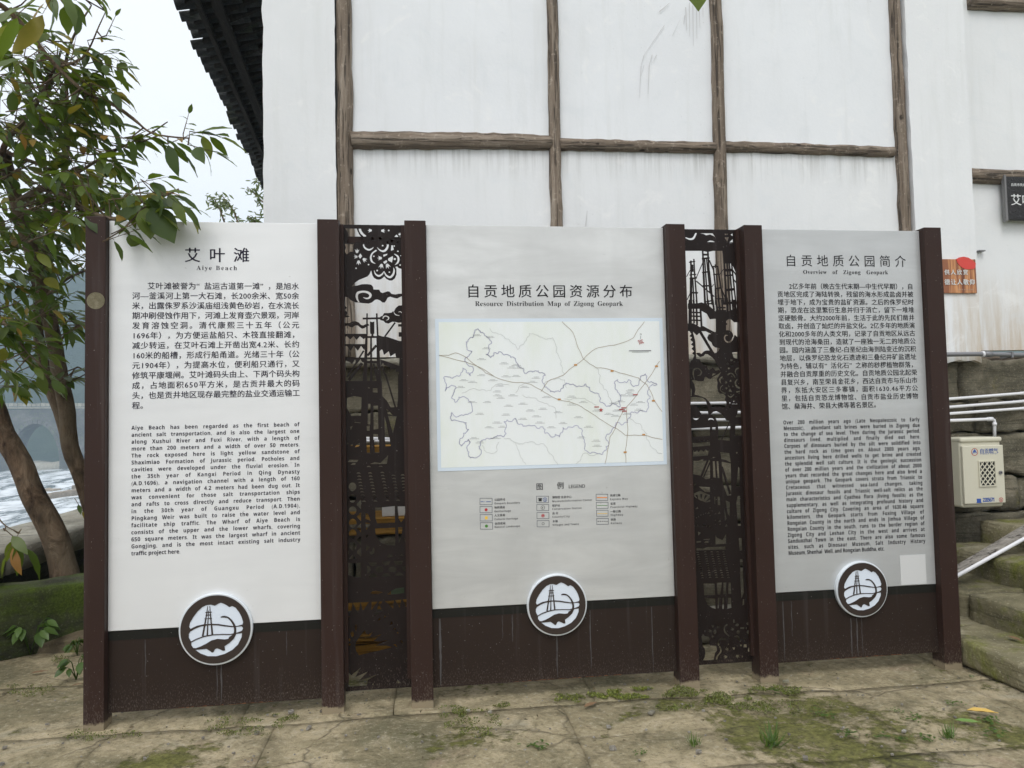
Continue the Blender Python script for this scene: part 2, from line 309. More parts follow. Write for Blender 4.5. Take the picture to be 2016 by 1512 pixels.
# ------------------------------------------------------------------ raster painter -> filled 2-D outlines
class Paint:
    """mask in a box of its own; shapes are added or cut in order, then traced to outlines"""
    def __init__(s, x0, y0, x1, y1, res, fill=0):
        s.x0, s.y0, s.res = x0, y0, res; s.w = int((x1-x0)*res); s.h = int((y1-y0)*res)
        s.a = np.full((s.h, s.w), fill, np.uint8); s.ox = s.oy = 0; s.sc = 1
    def win(s, ox, oy, scl): s.ox, s.oy, s.sc = ox, oy, scl; return s
    def T(s, P):
        P = np.array(P, float); P = P/s.sc + np.array([s.ox, s.oy]); return (P-np.array([s.x0, s.y0]))*s.res
    def poly(s, P, v=0, raw=False):
        Q = P if raw else s.T(P)
        xa, ya = np.floor(Q.min(0)).astype(int)-1; xb, yb = np.ceil(Q.max(0)).astype(int)+2
        xa, ya = max(xa, 0), max(ya, 0); xb, yb = min(xb, s.w), min(yb, s.h)
        if xb <= xa or yb <= ya: return
        X, Y = np.meshgrid(np.arange(xa, xb)+.5, np.arange(ya, yb)+.5); ins = np.zeros(X.shape, bool)
        n = len(Q)
        for i in range(n):
            x1, y1 = Q[i]; x2, y2 = Q[(i+1) % n]
            if y1 == y2: continue
            c = (y1 > Y) != (y2 > Y); xi = (x2-x1)*(Y-y1)/(y2-y1)+x1; ins ^= c & (X < xi)
        s.a[ya:yb, xa:xb][ins] = v
    def rect(s, x0, y0, x1, y1, v=0): s.poly([(x0, y0), (x1, y0), (x1, y1), (x0, y1)], v)
    def ell(s, cx, cy, rx, ry=None, v=0, n=28):
        ry = ry or rx; s.poly([(cx+rx*math.cos(2*math.pi*i/n), cy+ry*math.sin(2*math.pi*i/n)) for i in range(n)], v)
    def smoothpts(s, P, W, m=6):
        P = [np.array(p, float) for p in P]; n = len(P); out = []; ws = []
        for i in range(n-1):
            p0, p1, p2, p3 = P[max(i-1, 0)], P[i], P[i+1], P[min(i+2, n-1)]
            for j in range(m):
                t = j/m; out.append(.5*((2*p1)+(-p0+p2)*t+(2*p0-5*p1+4*p2-p3)*t*t+(-p0+3*p1-3*p2+p3)*t**3)); ws.append(W[i]+(W[i+1]-W[i])*t)
        out.append(P[-1]); ws.append(W[-1]); return out, ws
    def stroke(s, P, w, v=0, smooth=True):
        if isinstance(w, (int, float)): w = [w]*len(P)
        elif len(w) != len(P): w = list(np.interp(np.linspace(0, 1, len(P)), np.linspace(0, 1, len(w)), w))
        if smooth and len(P) > 2: P, w = s.smoothpts(P, w)
        P = [np.array(p, float) for p in P]
        for i in range(len(P)-1):
            d = P[i+1]-P[i]; L = math.hypot(*d)
            if L < 1e-6: continue
            nn = np.array([-d[1], d[0]])/L
            s.poly([P[i]+nn*w[i]/2, P[i+1]+nn*w[i+1]/2, P[i+1]-nn*w[i+1]/2, P[i]-nn*w[i]/2], v)
            if smooth: s.ell(P[i+1][0], P[i+1][1], w[i+1]/2, None, v, 10)
    def line(s, x0, y0, x1, y1, w, v=1): s.stroke([(x0, y0), (x1, y1)], w, v, False)
    def crown(s, cx, cy, deg, z, v=0):
        a = math.radians(deg); ca, sa = math.cos(a), math.sin(a)
        P = [(-.9,0),(-.7,.45),(-.2,.62),(.35,.85),(.85,1.0),(.3,.45),(.35,.3),(1.2,.05),(.35,-.2),(.3,-.4),(.9,-.9),(.3,-.8),(-.2,-.6),(-.7,-.45)]
        s.poly([(cx+z*(x*ca-y*sa), cy+z*(x*sa+y*ca)) for x, y in P], v)
    def loops(s):
        A = np.zeros((s.h+2, s.w+2), np.uint8); A[1:-1, 1:-1] = s.a; E = {}
        def put(a, b): E.setdefault(a, []).append(b)
        ys, xs = np.nonzero((A[:, 1:] != A[:, :-1]))
        for y, x in zip(ys.tolist(), xs.tolist()):
            if A[y, x]: put((x+1, y), (x+1, y+1))
            else: put((x+1, y+1), (x+1, y))
        ys, xs = np.nonzero((A[1:, :] != A[:-1, :]))
        for y, x in zip(ys.tolist(), xs.tolist()):
            if A[y, x]: put((x+1, y+1), (x, y+1))
            else: put((x, y+1), (x+1, y+1))
        out = []
        while E:
            st = next(iter(E)); cur = st; L = [st]; d = None
            while True:
                nx = E[cur]
                if len(nx) == 1 or d is None: b = nx.pop()
                else:
                    def turn(q): e = (q[0]-cur[0], q[1]-cur[1]); return d[0]*e[1]-d[1]*e[0]
                    b = max(nx, key=turn); nx.remove(b)
                if not nx: del E[cur]
                d = (b[0]-cur[0], b[1]-cur[1]); cur = b
                if cur == st: break
                L.append(cur)
            if len(L) < 8: continue
            P = np.array(L, float)-1
            for _ in range(3): P = (np.roll(P, 1, 0)+2*P+np.roll(P, -1, 0))/4
            out.append(simplify(P, .35)/s.res+np.array([s.x0, s.y0]))
        return out
def simplify(P, tol):
    n = len(P); keep = np.zeros(n, bool); k2 = n//2; keep[0] = keep[k2] = True; st = [(0, k2), (k2, n)]
    Q = np.vstack([P, P[:1]])
    while st:
        a, b = st.pop()
        if b-a < 2: continue
        p, q = Q[a], Q[b]; d = q-p; L = math.hypot(*d); seg = Q[a+1:b]-p
        ds = np.abs(seg[:, 0]*d[1]-seg[:, 1]*d[0])/L if L > 1e-9 else np.hypot(seg[:, 0], seg[:, 1])
        i = int(ds.argmax())
        if ds[i] > tol: keep[(a+1+i) % n] = True; st += [(a, a+1+i), (a+1+i, b)]
    return P[keep]
def fill_loops(loops, extrude=.002):
    """loops of (x,y) -> verts, faces of the filled, extruded shape (in the plane z=0)"""
    c = bpy.data.curves.new('t', 'CURVE'); c.dimensions = '2D'; c.fill_mode = 'BOTH'; c.extrude = extrude
    for L in loops:
        if len(L) < 3: continue
        sp = c.splines.new('POLY'); sp.points.add(len(L)-1)
        sp.points.foreach_set('co', [q for x, y in L for q in (x, y, 0, 1)]); sp.use_cyclic_u = True
    o = bpy.data.objects.new('t', c); me = bpy.data.meshes.new_from_object(o)
    V = [v.co.copy() for v in me.vertices]; F = [tuple(p.vertices) for p in me.polygons]
    bpy.data.objects.remove(o); bpy.data.curves.remove(c); bpy.data.meshes.remove(me); return V, F
# ------------------------------------------------------------------ lettering
GC = {}
def glyph(ch, off=0.0):
    key = (ch, off)
    if key in GC: return GC[key]
    def mk(t):
        c = bpy.data.curves.new('t', 'FONT'); c.body = t; c.size = 1; c.resolution_u = 2; c.offset = off; c.extrude = 0
        o = bpy.data.objects.new('t', c); me = bpy.data.meshes.new_from_object(o)
        r = ([v.co.copy() for v in me.vertices], [tuple(p.vertices) for p in me.polygons])
        bpy.data.objects.remove(o); bpy.data.curves.remove(c); bpy.data.meshes.remove(me); return r
    if ch == ' ' : GC[key] = ([], [], .28); return GC[key]
    V, F = mk(ch)
    if 0x2000 < ord(ch) < 0x1D400: adv = 1.0 if ch not in '“”' else .95
    else:
        a = max(v.x for v in mk(ch+'H')[0]); b = max(v.x for v in mk('H')[0]); adv = a-b
    GC[key] = (V, F, adv); return GC[key]
def style(s, kind):
    """the heavy grotesque and the book-face letters exist as separate characters of the built-in font"""
    up, lo, dg = {'bold': (0x1D5D4, 0x1D5EE, 0x1D7EC), 'sans': (0x1D5A0, 0x1D5BA, 0x1D7E2), 'serif': (0x1D400, 0x1D41A, 0x1D7CE)}[kind]
    return ''.join(chr(up+ord(c)-65) if 'A' <= c <= 'Z' else chr(lo+ord(c)-97) if 'a' <= c <= 'z' else chr(dg+ord(c)-48) if '0' <= c <= '9' else c for c in s)
def text_line(mb, s, x, y, size, width=None, heavy=0.0, off=0.0, mode='char', serif=False, squeeze=1.0):
    """one line of lettering into mb (x right, y up). width: justify by letter or by word spacing"""
    if serif: s = style(s, 'serif')
    gs = [glyph(c, off) for c in s]; tot = sum(g[2] for g in gs)*size*squeeze; ex = exw = 0
    if width:
        nsp = s.count(' ')
        if mode == 'word' and nsp:
            ex = (width-tot)*.35/max(1, len(s)-1); exw = (width-tot)*.65/nsp
        else: ex = (width-tot)/max(1, len(s)-1)
    for c, (V, F, a) in zip(s, gs):
        for q in ((0,) if not heavy else (-heavy, heavy) if heavy < .016 else (-heavy, 0, heavy)):
            if V: mb.add([(x+(v.x*squeeze+q)*size, y+(v.y+(.3*q))*size, .00004 if q > 0 else 0) for v in V], F)
        x += a*size*squeeze+ex+(exw if c == ' ' else 0)
    return x
# ================================================================== SETTING: ground, river, hills
b = MB(); b.box(-60, 60, -40, 60, -.6, -.012)
PAV = empty('paving', (0, 3, -.012), kind='structure')
mb = MB(); mb.box(-3.35, 5.6, -3.5, 5.6, -1.2, -.055); mb.obj('joint_bed', M['dirt'], PAV)
rows = [1.5, 2.3, 3.02, 3.80, 4.55, 5.38]
rr = random.Random(5)
for i in range(len(rows)-1):
    x = -3.3 + rr.uniform(-.2, .2)
    while x < 5.0:
        w = rr.uniform(.7, 1.6); y0, y1 = rows[i], rows[i+1]
        skew = .05
        dz = rr.uniform(-.0025, .0025)
        c = ((x+w/2), (y0+y1)/2 - (x-1)*0.03, -.068+dz)
        if True:
            V, F = rough_box(c, (w/2-.0005, (y1-y0)/2-.0005, .06), -.03+rr.uniform(-.002, .002), 3, (26, 12, 1), .004, .013, 2.4)
            obj('paving_stone', V, F, M['ground'], PAV, True)
        x += w
ZR = 9.6   # drop from the terrace to the river
# far ground, water, hills
def sheet(name, x0, x1, y0, y1, nx, ny, fz, mat, smooth=True, ykeep=None):
    V = []; F = []
    for j in range(ny+1):
        for i in range(nx+1):
            x = x0+(x1-x0)*i/nx; y = y0+(y1-y0)*j/ny; V.append((x, y, fz(x, y)))
    for j in range(ny):
        for i in range(nx): a = j*(nx+1)+i; F.append((a, a+1, a+nx+2, a+nx+1))
    return obj(name, V, F, mat, None, smooth, Vector((0, 0, 0)))
M['earth'] = stone_mat('river_land', (.10, .10, .05), (.15, .14, .08), (.2, .19, .12), (.08, .1, .03), .6, .3)
tag(sheet('ground', -3000, 3000, -3000, 3000, 12, 12, lambda x, y: -12.0, M['earth']), kind='structure')
k = NT('river_water', .12, 0, .5); wv = k.noise(k.pos((.30, .10, 1)), 1.4, 7, .68, .6); w2 = k.noise(k.pos((.11, .03, 1), (3, 8, 0)), 1.0, 6, .7, .8)
fo = k.ramp(k.math('ADD', k.math('MULTIPLY', wv, .5), k.math('MULTIPLY', w2, .5)), [(.44, 0), (.56, 1)])
k.color(k.mix(fo, (.16, .19, .20), (.74, .77, .79))); k.l(k.math('ADD', k.math('MULTIPLY', fo, .5), .1), k.b.inputs['Roughness'])
M['river'] = k.bump(wv, .7, .25).m
tag(sheet('river', -480, -3.31, -60, 246, 150, 120, lambda x, y: -ZR+.16*noise.noise(Vector((x*.35, y*.22, 0)))+.1*noise.noise(Vector((x*.9, y*.5, 3))), M['river']), kind='structure')
k = NT('wooded_hill', .95, 0, .1); a = k.noise(k.pos((1, 1, 1.6)), .05, 8, .75); M['hill'] = k.color(k.ramp(a, [(.35, (.015, .03, .018)), (.6, (.035, .055, .03)), (.75, (.06, .08, .04))])).bump(a, 1, 3).m
def hz(x, y):
    e = max(0, min(1, (y-262)/150.0)); h = 96*e*e*(3-2*e)
    return -11 + h*(.72+.5*noise.noise(Vector((x*.006, y*.004, 2)))) + 6*e*noise.noise(Vector((x*.045, y*.045, 5))) + 2.6*e*noise.noise(Vector((x*.15, y*.15, 7)))
tag(sheet('hills', -880, 380, 258, 680, 230, 80, hz, M['hill']), kind='structure')
# river bank behind the bridge foot and shelf of rock in the rapids
V, F = rough_box((-100, 246, -ZR+.3), (150, 5.0, 1.7), .03, 3, (90, 4, 2), .5, 1.0, .12); tag(obj('river_bank', V, F, M['coping'], None, True), kind='structure')
def rock(cx, cy, hx, hy, hz_, rz, seed, label):
    V, F = rough_box((cx, cy, -ZR+.02), (hx, hy, hz_), rz, seed, (20, 8, 3), .12, .45, .5)
    tag(obj('river_rock', V, F, M['rockshelf'], None, True), label, 'rock', 'sandstone shelves in the rapids')
M['rockshelf'] = stone_mat('rapids_sandstone', (.20, .16, .11), (.32, .26, .19), (.44, .37, .28), (.1, .1, .05), .05, .5)
def pxz(x, y, z=-9.6): return atz(x, y, z)
for (x0, y0, x1, y1, hz_, lab) in [(62, 985, 168, 972, .8, 'broad tan rock shelf in the rapids, nearest the bank'), (72, 968, 120, 965, .5, 'small dark rock shelf just behind the broad tan one in the rapids'), (150, 962, 175, 964, .6, 'low rock in the rapids beside the brown sign post')]:
    A, B = pxz(x0, y0), pxz(x1, y1); d = B-A
    rock((A.x+B.x)/2, (A.y+B.y)/2, d.length/2, max(.8, d.length*.13), hz_, math.atan2(d.y, d.x), int(x0), lab)
# ---- bridge with stone arch
YB = 240.0; S = YB/FPX
def bp(x, y): q = aty(x, y, YB); return (q.x, q.z)
arch = [bp(24+i*0, 935) for i in (0,)] + [bp(70-47*math.cos(math.pi*t/16), 906-72*math.sin(math.pi*t/16)) for t in range(17)] + [bp(117, 935)]
small = [bp(150, 925)] + [bp(158-10*math.cos(math.pi*t/10), 905-14*math.sin(math.pi*t/10)) for t in range(11)] + [bp(168, 925)]
outer = [bp(-700, 805), bp(0, 808), bp(60, 806), bp(300, 803), bp(700, 800), bp(700, 940), bp(-700, 960)]
BR = empty('stone_bridge', (bp(70, 906)[0], YB, -9.6), 'hazy old stone bridge with a wide arch across the far river', 'bridge')
V, F = fill_loops([outer, arch, small], 4.0); V = [Vector((v.x, YB+4+v.z, v.y)) for v in V]
M['bridge'] = stone_mat('bridge_masonry', (.05, .05, .05), (.11, .105, .10), (.22, .21, .195), (.08, .1, .05), .4, .12)
obj('arch_wall', V, F, M['bridge'], BR)
mb = MB(); P0, P1 = bp(-700, 805), bp(700, 800); 
q = [bp(x, 802) for x in (-700, 0, 700)]
for i in range(2): mb.add([(q[i][0], YB-.3, q[i][1]-.35), (q[i+1][0], YB-.3, q[i+1][1]-.35), (q[i+1][0], YB-.3, q[i+1][1]+.1), (q[i][0], YB-.3, q[i][1]+.1), (q[i][0], YB+6.3, q[i][1]-.35), (q[i+1][0], YB+6.3, q[i+1][1]-.35), (q[i+1][0], YB+6.3, q[i+1][1]+.1), (q[i][0], YB+6.3, q[i][1]+.1)], [(0,1,2,3),(7,6,5,4),(3,2,6,7),(0,4,5,1)])
mb.obj('deck', M['coping'], BR)
for i in range(17):
    t0, t1 = math.pi*(i+.06)/17, math.pi*(i+.94)/17
    P = [bp(70-a_*math.cos(t), 906-c_*math.sin(t)) for t, a_, c_ in ((t0, 47, 72), (t1, 47, 72), (t1, 53, 79), (t0, 53, 79))]
    V = [(x, YB-.25, z) for x, z in P]+[(x, YB+.1, z) for x, z in P]
    obj('arch_stone', V, [(0,1,2,3),(4,7,6,5),(0,4,5,1),(1,5,6,2),(2,6,7,3),(3,7,4,0)], M['bridge'], BR)
rr = random.Random(9)
for i in range(30):      # guard wall along the deck, in lengths
    x0 = -90+i*9.0; a0, a1 = bp(x0, 801), bp(x0+7.8, 801)
    mb = MB(); mb.box(a0[0], a1[0], YB-.2, YB+.15, a0[1]+.1, a0[1]+1.0+rr.uniform(-.1, .15)); mb.obj('guard_wall', M['coping'], BR)
# ================================================================== river-bank parapet, low mossy wall (left)
PW = empty('bank_parapet', (-3.0, 7.0, -.6), 'long riverside parapet of dark stone with a pale flat coping, behind the leaning trunks', 'wall')
mb = MB(); mb.box(-3.30, -2.86, 3.2, 13.2, -10.2, .30); mb.obj('wall_core', M['darkstone'], PW)
rr = random.Random(3); y = 3.3; i = 0
while y < 13:
    w = rr.uniform(.9, 1.5); V, F = rough_box((-3.03+rr.uniform(-.01, .01), y+w/2, .52), (.36, w/2-.006, .085), rr.uniform(-.008, .008), 40+i, (4, 8, 2), .02, .012, 2)
    obj('coping_stone', V, F, M['coping'], PW, True); y += w; i += 1
for zc, hh in ((.36, .075), (.19, .095), (.0, .095)):
    y = 3.3+rr.uniform(0, .4)
    while y < 11:
        w = rr.uniform(.5, .95); V, F = rough_box((-2.87+rr.uniform(-.02, .015), y+w/2, zc), (.09, w/2-.006, hh-.004), 0, 70+i, (2, 6, 3), .015, .012, 3)
        obj('wall_stone', V, F, M['darkstone'], PW, True); y += w; i += 1
# soil strip between parapet and mossy wall
V, F = rough_box((-2.3, 7.5, -.3), (.56, 2.2, .38), 0, 6, (8, 24, 2), .1, .05, 1.4); tag(obj('bank_soil', V, F, M['dirt'], None, True), kind='structure')
A, B = Vector((-2.62, 5.13, 0)), Vector((-1.55, 5.86, 0)); d = (B-A).normalized(); ang = math.atan2(d.y, d.x)
A2 = A - d*1.9
LW = empty('mossy_low_wall', (-2.5, 5.3, 0), 'low wall of big rough blocks furred with green moss, left of the sign', 'wall')
for (t0, t1, h, s_) in [(-1.9, -.95, .385, 1), (-.94, .10, .40, 2), (.115, 1.25, .41, 3)]:
    c = A + d*((t0+t1)/2) + Vector((-d.y, d.x, 0))*.21
    V, F = rough_box((c.x, c.y, h/2-.01), ((t1-t0)/2, .19, h/2+.01), ang, s_, (24, 8, 12), .022, .020, 4.2)
    obj('wall_block', V, F, M['mossstone'], LW, True)
# ================================================================== steps (right)
ST = empty('stone_steps', (3.6, 3.5, 0), 'mossy stone steps climbing beside the right end of the sign', 'steps')
rr = random.Random(8)
for i, (x0, x1, z1) in enumerate([(3.02, 3.50, .145), (3.36, 3.90, .295), (3.78, 4.30, .445), (4.2, 4.8, .60), (4.65, 5.3, .75)]):
    for (y0, y1) in [(1.9, 3.18-.1*(i%2)), (3.19-.1*(i%2), 4.22+.12*(i%2)), (4.23+.12*(i%2), 5.25)]:
        V, F = rough_box(((x0+x1)/2+rr.uniform(-.008, .008), (y0+y1)/2, z1/2), ((x1-x0)/2, (y1-y0)/2-.004, z1/2), rr.uniform(-.012, .012), 90+i*5+int(y0), (12, 26, 7), .018, .016, 5.0)
        obj('step_stone', V, F, M['step'], ST, True)
# ================================================================== stone plinth of the building
PL = empty('stone_plinth', (2.0, 5.45, 0), 'rough coursed sandstone plinth under the white wall', 'wall')
mb = MB(); mb.box(-.93, 7.4, 5.50, 5.8, 0, 1.80); mb.obj('backing', M['darkstone'], PL)
rr = random.Random(12); z = .0; i = 0
for hh in (.30, .33, .27, .34, .25, .31):
    x = -.93+rr.uniform(-.02, .02)
    while x < 7.2:
        w = rr.uniform(.45, 1.05); e = rr.uniform(-.02, .03)
        V, F = rough_box((x+w/2, 5.49+e, z+hh/2), (w/2-.004, .10, hh/2-.004), rr.uniform(-.01, .01), 200+i, (18, 2, 9), .012, .034, 5.2)
        obj('plinth_stone', V, F, M['wallstone'], PL, True); x += w; i += 1
    z += hh
# ledge and mortar bed between plinth and render coat
V, F = rough_box((1.55, 5.41, 1.835), (2.42, .075, .03), 0, 4, (60, 2, 1), .012, .012, 5); obj('mortar_bed', V, F, M['coping'], PL, True)
# ================================================================== the white building
WB = empty('white_building', (1.7, 5.6, 1.87), 'old white plastered building with a frame of weathered round timbers', 'building')
YW = 5.40
def wpx(x, y, Y=YW): return aty(x, y, Y)
def logpart(name, pts, rads, mat, parent, k=14, seed=0, sub=22):
    P = []; Rr = []
    for i in range(sub+1):
        t = i/sub*(len(pts)-1); a = min(int(t), len(pts)-2); f = t-a
        p = Vector(pts[a]).lerp(Vector(pts[a+1]), f); r = rads[a]+(rads[a+1]-rads[a])*f
        n1 = noise.noise(Vector((seed, i*.35, 0))); n2 = noise.noise(Vector((seed+9, i*.35, 4)))
        P.append(p+Vector((n1*.008, 0, n2*.008))); Rr.append(r*(1+.10*noise.noise(Vector((seed*3, i*.6, 7)))))
    mb = MB(); mb.tube(P, Rr, k)
    for q, v in enumerate(mb.V):
        nv = noise.noise(v*9+Vector((seed, 0, 0))); c = P[min(q//k, sub)]; mb.V[q] = v+(v-c).normalized()*nv*.006 if (v-c).length > 1e-4 else v
    return mb.obj(name, mat, parent, True)
ZT = 5.6
# posts: photo x at top (y=0) and near the sign's top, radius
posts = [((677, 0), (680, 445), .058), ((1086, 0), (1095, 445), .042), ((1408, 0), (1419, 445), .048), ((1758, 0), (1779, 448), .045)]
pc = []
for i, (a, b_, r) in enumerate(posts):
    A = wpx(*a, YW-.0); B = wpx(*b_, YW-.0); s = (A.x-B.x)/(A.z-B.z)
    f = lambda z, A=A, s=s: Vector((A.x+(z-A.z)*s, YW-.012, z))
    pc.append(f); logpart('timber_post', [f(1.87), f(3.5), f(ZT)], [r*1.12, r, r*.9], M['wood_z'], WB, 14, i*5+1, 40)
beams = [(0, 1, 278, 282, .066, .056, .008), (1, 2, 285, 292, .045, .042, 0), (2, 3, 289, 300, .042, .040, 0)]
for i, (p, q, ya, yb, ra, rb, bow) in enumerate(beams):
    xa = posts[p][0][0]+3; xb = posts[q][0][0]+4
    A = wpx(xa+12, ya, YW); B = wpx(xb-6, yb, YW); A.y = B.y = YW-.006; mid = (A+B)/2+Vector((0, 0, bow))
    logpart('timber_beam', [A, mid, B], [ra, (ra+rb)/2, rb], M['wood_x'], WB, 14, 20+i*4, 34)
def slab(name, x0, x1, y0, y1, z0, z1, mat, parent, seed=0, edge=.006, nx=10, nz=12, wob=.004, bottom=None):
    """plaster slab whose outline and face are slightly uneven"""
    V = []; F = []
    for j in range(nz+1):
        for i in range(nx+1):
            x = x0+(x1-x0)*i/nx; z = z0+(z1-z0)*j/nz
            e = Vector((0, 0, 0))
            if i in (0, nx): e.x = edge*noise.noise(Vector((seed+i, z*5, 1)))+edge*.7*noise.noise(Vector((seed+i, z*17, 2)))
            if j in (0, nz): e.z = edge*noise.noise(Vector((x*5, seed+j, 3)))
            if j == 0 and bottom: e.z += bottom*noise.noise(Vector((x*9, seed, 5)))
            V.append(Vector((x, y0+wob*noise.noise(Vector((x*1.3, seed, z*1.3))), z))+e)
    n = len(V); V += [Vector((v.x, y1, v.z)) for v in V]; w = nx+1
    for j in range(nz):
        for i in range(nx):
            a = j*w+i; F.append((a, a+1, a+w+1, a+w)); a += n; F.append((a+w, a+w+1, a+1, a))
    for i in range(nx): F.append((i+n, i+1+n, i+1, i)); a = nz*w+i; F.append((a, a+1, a+1+n, a+n))
    for j in range(nz): a = j*w; F.append((a, a+w, a+w+n, a+n)); a += nx; F.append((a+n, a+w+n, a+w, a))
    return obj(name, V, F, mat, parent, False)
bx = [pc[i](3.4).x for i in range(4)]; zb = [wpx(880, 280).z, wpx(1250, 288).z, wpx(1600, 295).z]
for i in range(3):
    slab('plaster_panel', bx[i]-.0, bx[i+1]-.0, YW+.004*(i%2), YW+.10, 1.87, zb[i], M['plaster_low'], WB, i*7, 0, 12, 12)
    slab('plaster_panel', bx[i]-.0, bx[i+1]-.0, YW+.004*(i%2), YW+.10, zb[i], ZT, M['plaster'], WB, i*7+50, 0, 12, 16)
slab('plaster_pier', -.945, -.462, 5.335, YW+.10, 1.80, ZT, M['plaster_pier'], WB, 77, .010, 8, 60, .006)
slab('plaster_pier', wpx(1793, 400, 5.375).x, wpx(1908, 250, 5.34).x, 5.335, YW+.35, 1.79, ZT, M['plaster_pier'], WB, 88, .010, 8, 60, .006, .06)
slab('plaster_panel', 4.30, 7.4, 5.70, 5.80, 1.90, ZT, M['plaster_pier'], WB, 99, .004, 12, 12)
for ya, yb, r in ((5, 14, .062), (346, 352, .062)):
    A = aty(1905, ya, 5.69); B = aty(2300, yb+8, 5.69); A.y = B.y = 5.69
    logpart('timber_beam', [A, B], [r, r], M['wood_x'], WB, 14, 60+ya, 30)
mb = MB(); mb.box(4.33, 7.3, 5.60, 5.75, 1.80, 1.86); mb.obj('sill_plank', M['wood_x'], WB)
mb = MB(); mb.box(-.80, -.70, 5.5, 12.6, 0, 4.9); mb.box(-.7, 7.3, 12.4, 12.6, 0, 5.2); mb.obj('side_wall', M['wood_dark'], WB)
mb = MB(); mb.box(-.46, -.42, 5.36, 5.5, 1.9, ZT); mb.obj('gap_shadow_strip', M['black'], WB)  # black strip painted in for the shadow between pier and post
# ---- drip marks and scratches on the middle bay
mb = MB()
for (x0, y0, x1, y1, w) in [(1350,14,1352,60,2),(1357,5,1358,72,1.6),(1364,10,1365,90,1.8),(1371,0,1372,76,1.8),(1377,18,1378,55,1.4),(1384,15,1384,34,1.3),(1348,30,1346,48,1.6),(1298,23,1318,6,2.0),(1308,50,1268,108,1.2),(1268,108,1262,130,1.2),(1262,130,1259,192,1.2),(1284,108,1278,128,1.5),(1278,128,1276,185,1.5),(1293,108,1284,124,1.2),(1324,70,1338,40,.9),(1153,445,1156,415,2.0),(1268,128,1262,150,.8)]:
    A = wpx(x0, y0, YW-.0055); Bq = wpx(x1, y1, YW-.0055); d = (Bq-A).normalized(); n_ = Vector((-d.z, 0, d.x))*w*.0036*.5; mb.add([A-n_, Bq-n_*.4, Bq+n_*.4, A+n_], [(0, 1, 2, 3)])
mb.obj('drip_mark', flat('grey_brown_stain', (.55, .54, .54), .9, 0, .1), WB)['kind'] = 'stuff'
# ---- roof with hanging tile edge, along the left side
E1 = aty(364, 0, 6.25); zE = E1.z
r = ray(516, 338); t = (zE-.02-HC)/r.z; E2 = EYE+r*t; ed = (E2-E1); ed.z = 0; eL = ed.length; ed.normalize(); inn = Vector((ed.y, -ed.x, 0))
SL = .50
def rp(s, u, h=0): return Vector((E1.x, E1.y, zE)) + ed*s + inn*u + Vector((0, 0, u*SL + h))
RF = MB(); 
s0, s1 = -1.1, eL+2.2
RF.add([rp(s0, .035, .12), rp(s1, .035, .12), rp(s1, 3.0, .12), rp(s0, 3.0, .12), rp(s0, .035, .15), rp(s1, .035, .15), rp(s1, 3.0, .15), rp(s0, 3.0, .15)], [(0,3,2,1),(4,5,6,7),(0,1,5,4),(1,2,6,5),(2,3,7,6),(3,0,4,7)])
roof = RF.obj('roof', M['tile'], WB); ORG[roof.name] = ORG['white_building'] + roof.location
sp = eL/26; n = int((s1-s0)/sp); rr = random.Random(21)
def tile_me():
    V = []; F = []; K = 7
    for lay in (0, 1):
        for j in range(2):
            for i in range(K+1):
                a = math.pi*(.10+.80*i/K); V.append((-math.cos(a)*.062*eL/26/.165, j*.2, math.sin(a)*.06-.05+lay*.012))
    w = K+1
    for i in range(K): F += [(i, i+1, w+i+1, w+i), (2*w+i, 3*w+i, 3*w+i+1, 2*w+i+1), (i, 2*w+i, 2*w+i+1, i+1), (w+i, w+i+1, 3*w+i+1, 3*w+i)]
    F += [(0, w, 3*w, 2*w), (K, 2*w+K, 3*w+K, w+K)]
    me = bpy.data.meshes.new('tile'); me.from_pydata(V, [], F); me.materials.append(M['tile']); me.update(); return me
TM = tile_me(); up = (inn+Vector((0, 0, SL))).normalized(); nrm = ed.cross(up).normalized()
if nrm.z < 0: nrm = -nrm
cnt = 0
for i in range(n):
    s = s0+i*sp
    for j in range(7):
        if cnt >= 290: break
        flip = 1 if True else -1
        o = bpy.data.objects.new('tile', TM); col.objects.link(o); o.parent = roof
        p = rp(s+rr.uniform(-.008, .008), -.11+j*.15+rr.uniform(-.02, .02), .085+rr.uniform(-.006, .008))
        yaw = rr.uniform(-.06, .06); tilt = -.26
        yv = (up + nrm*tilt + ed*yaw).normalized(); xv = ed; zv = xv.cross(yv).normalized()
        if zv.z < 0: zv = -zv; 
        mt = Matrix((xv, yv, -zv if True else zv)).transposed().to_4x4(); mt.translation = p - ORG[roof.name]
        o.matrix_local = mt; cnt += 1
    mb = MB(); a = rp(s+sp/2, -.02, .03); b_ = rp(s+sp/2, 2.9, .03); w = ed*.022; h = Vector((0, 0, .05))
    mb.add([a-w, a+w, b_+w, b_-w, a-w+h, a+w+h, b_+w+h, b_-w+h], [(0,3,2,1),(4,5,6,7),(0,1,5,4),(1,2,6,5),(2,3,7,6),(3,0,4,7)])
    o = mb.obj('rafter', M['wood_dark'], roof)
def bar(name, s0_, s1_, u, h, ww, hh, mat):
    mb = MB(); a = rp(s0_, u, h); b_ = rp(s1_, u, h); w = inn*ww; q = Vector((0, 0, hh))
    mb.add([a-w, b_-w, b_+w, a+w, a-w+q, b_-w+q, b_+w+q, a+w+q], [(0,3,2,1),(4,5,6,7),(0,1,5,4),(1,2,6,5),(2,3,7,6),(3,0,4,7)]); return mb.obj(name, mat, roof)
bar('eave_board', s0, s1, .20, -.015, .04, .045, M['wood_dark']); bar('eave_board', s0, s1, .07, .0, .02, .04, M['wood_dark'])
mb = MB(); mb.tube([rp(s0, .78, -.05), rp(s1, .78, -.05)], .07, 12); mb.obj('purlin', M['wood_orange'], roof, True)
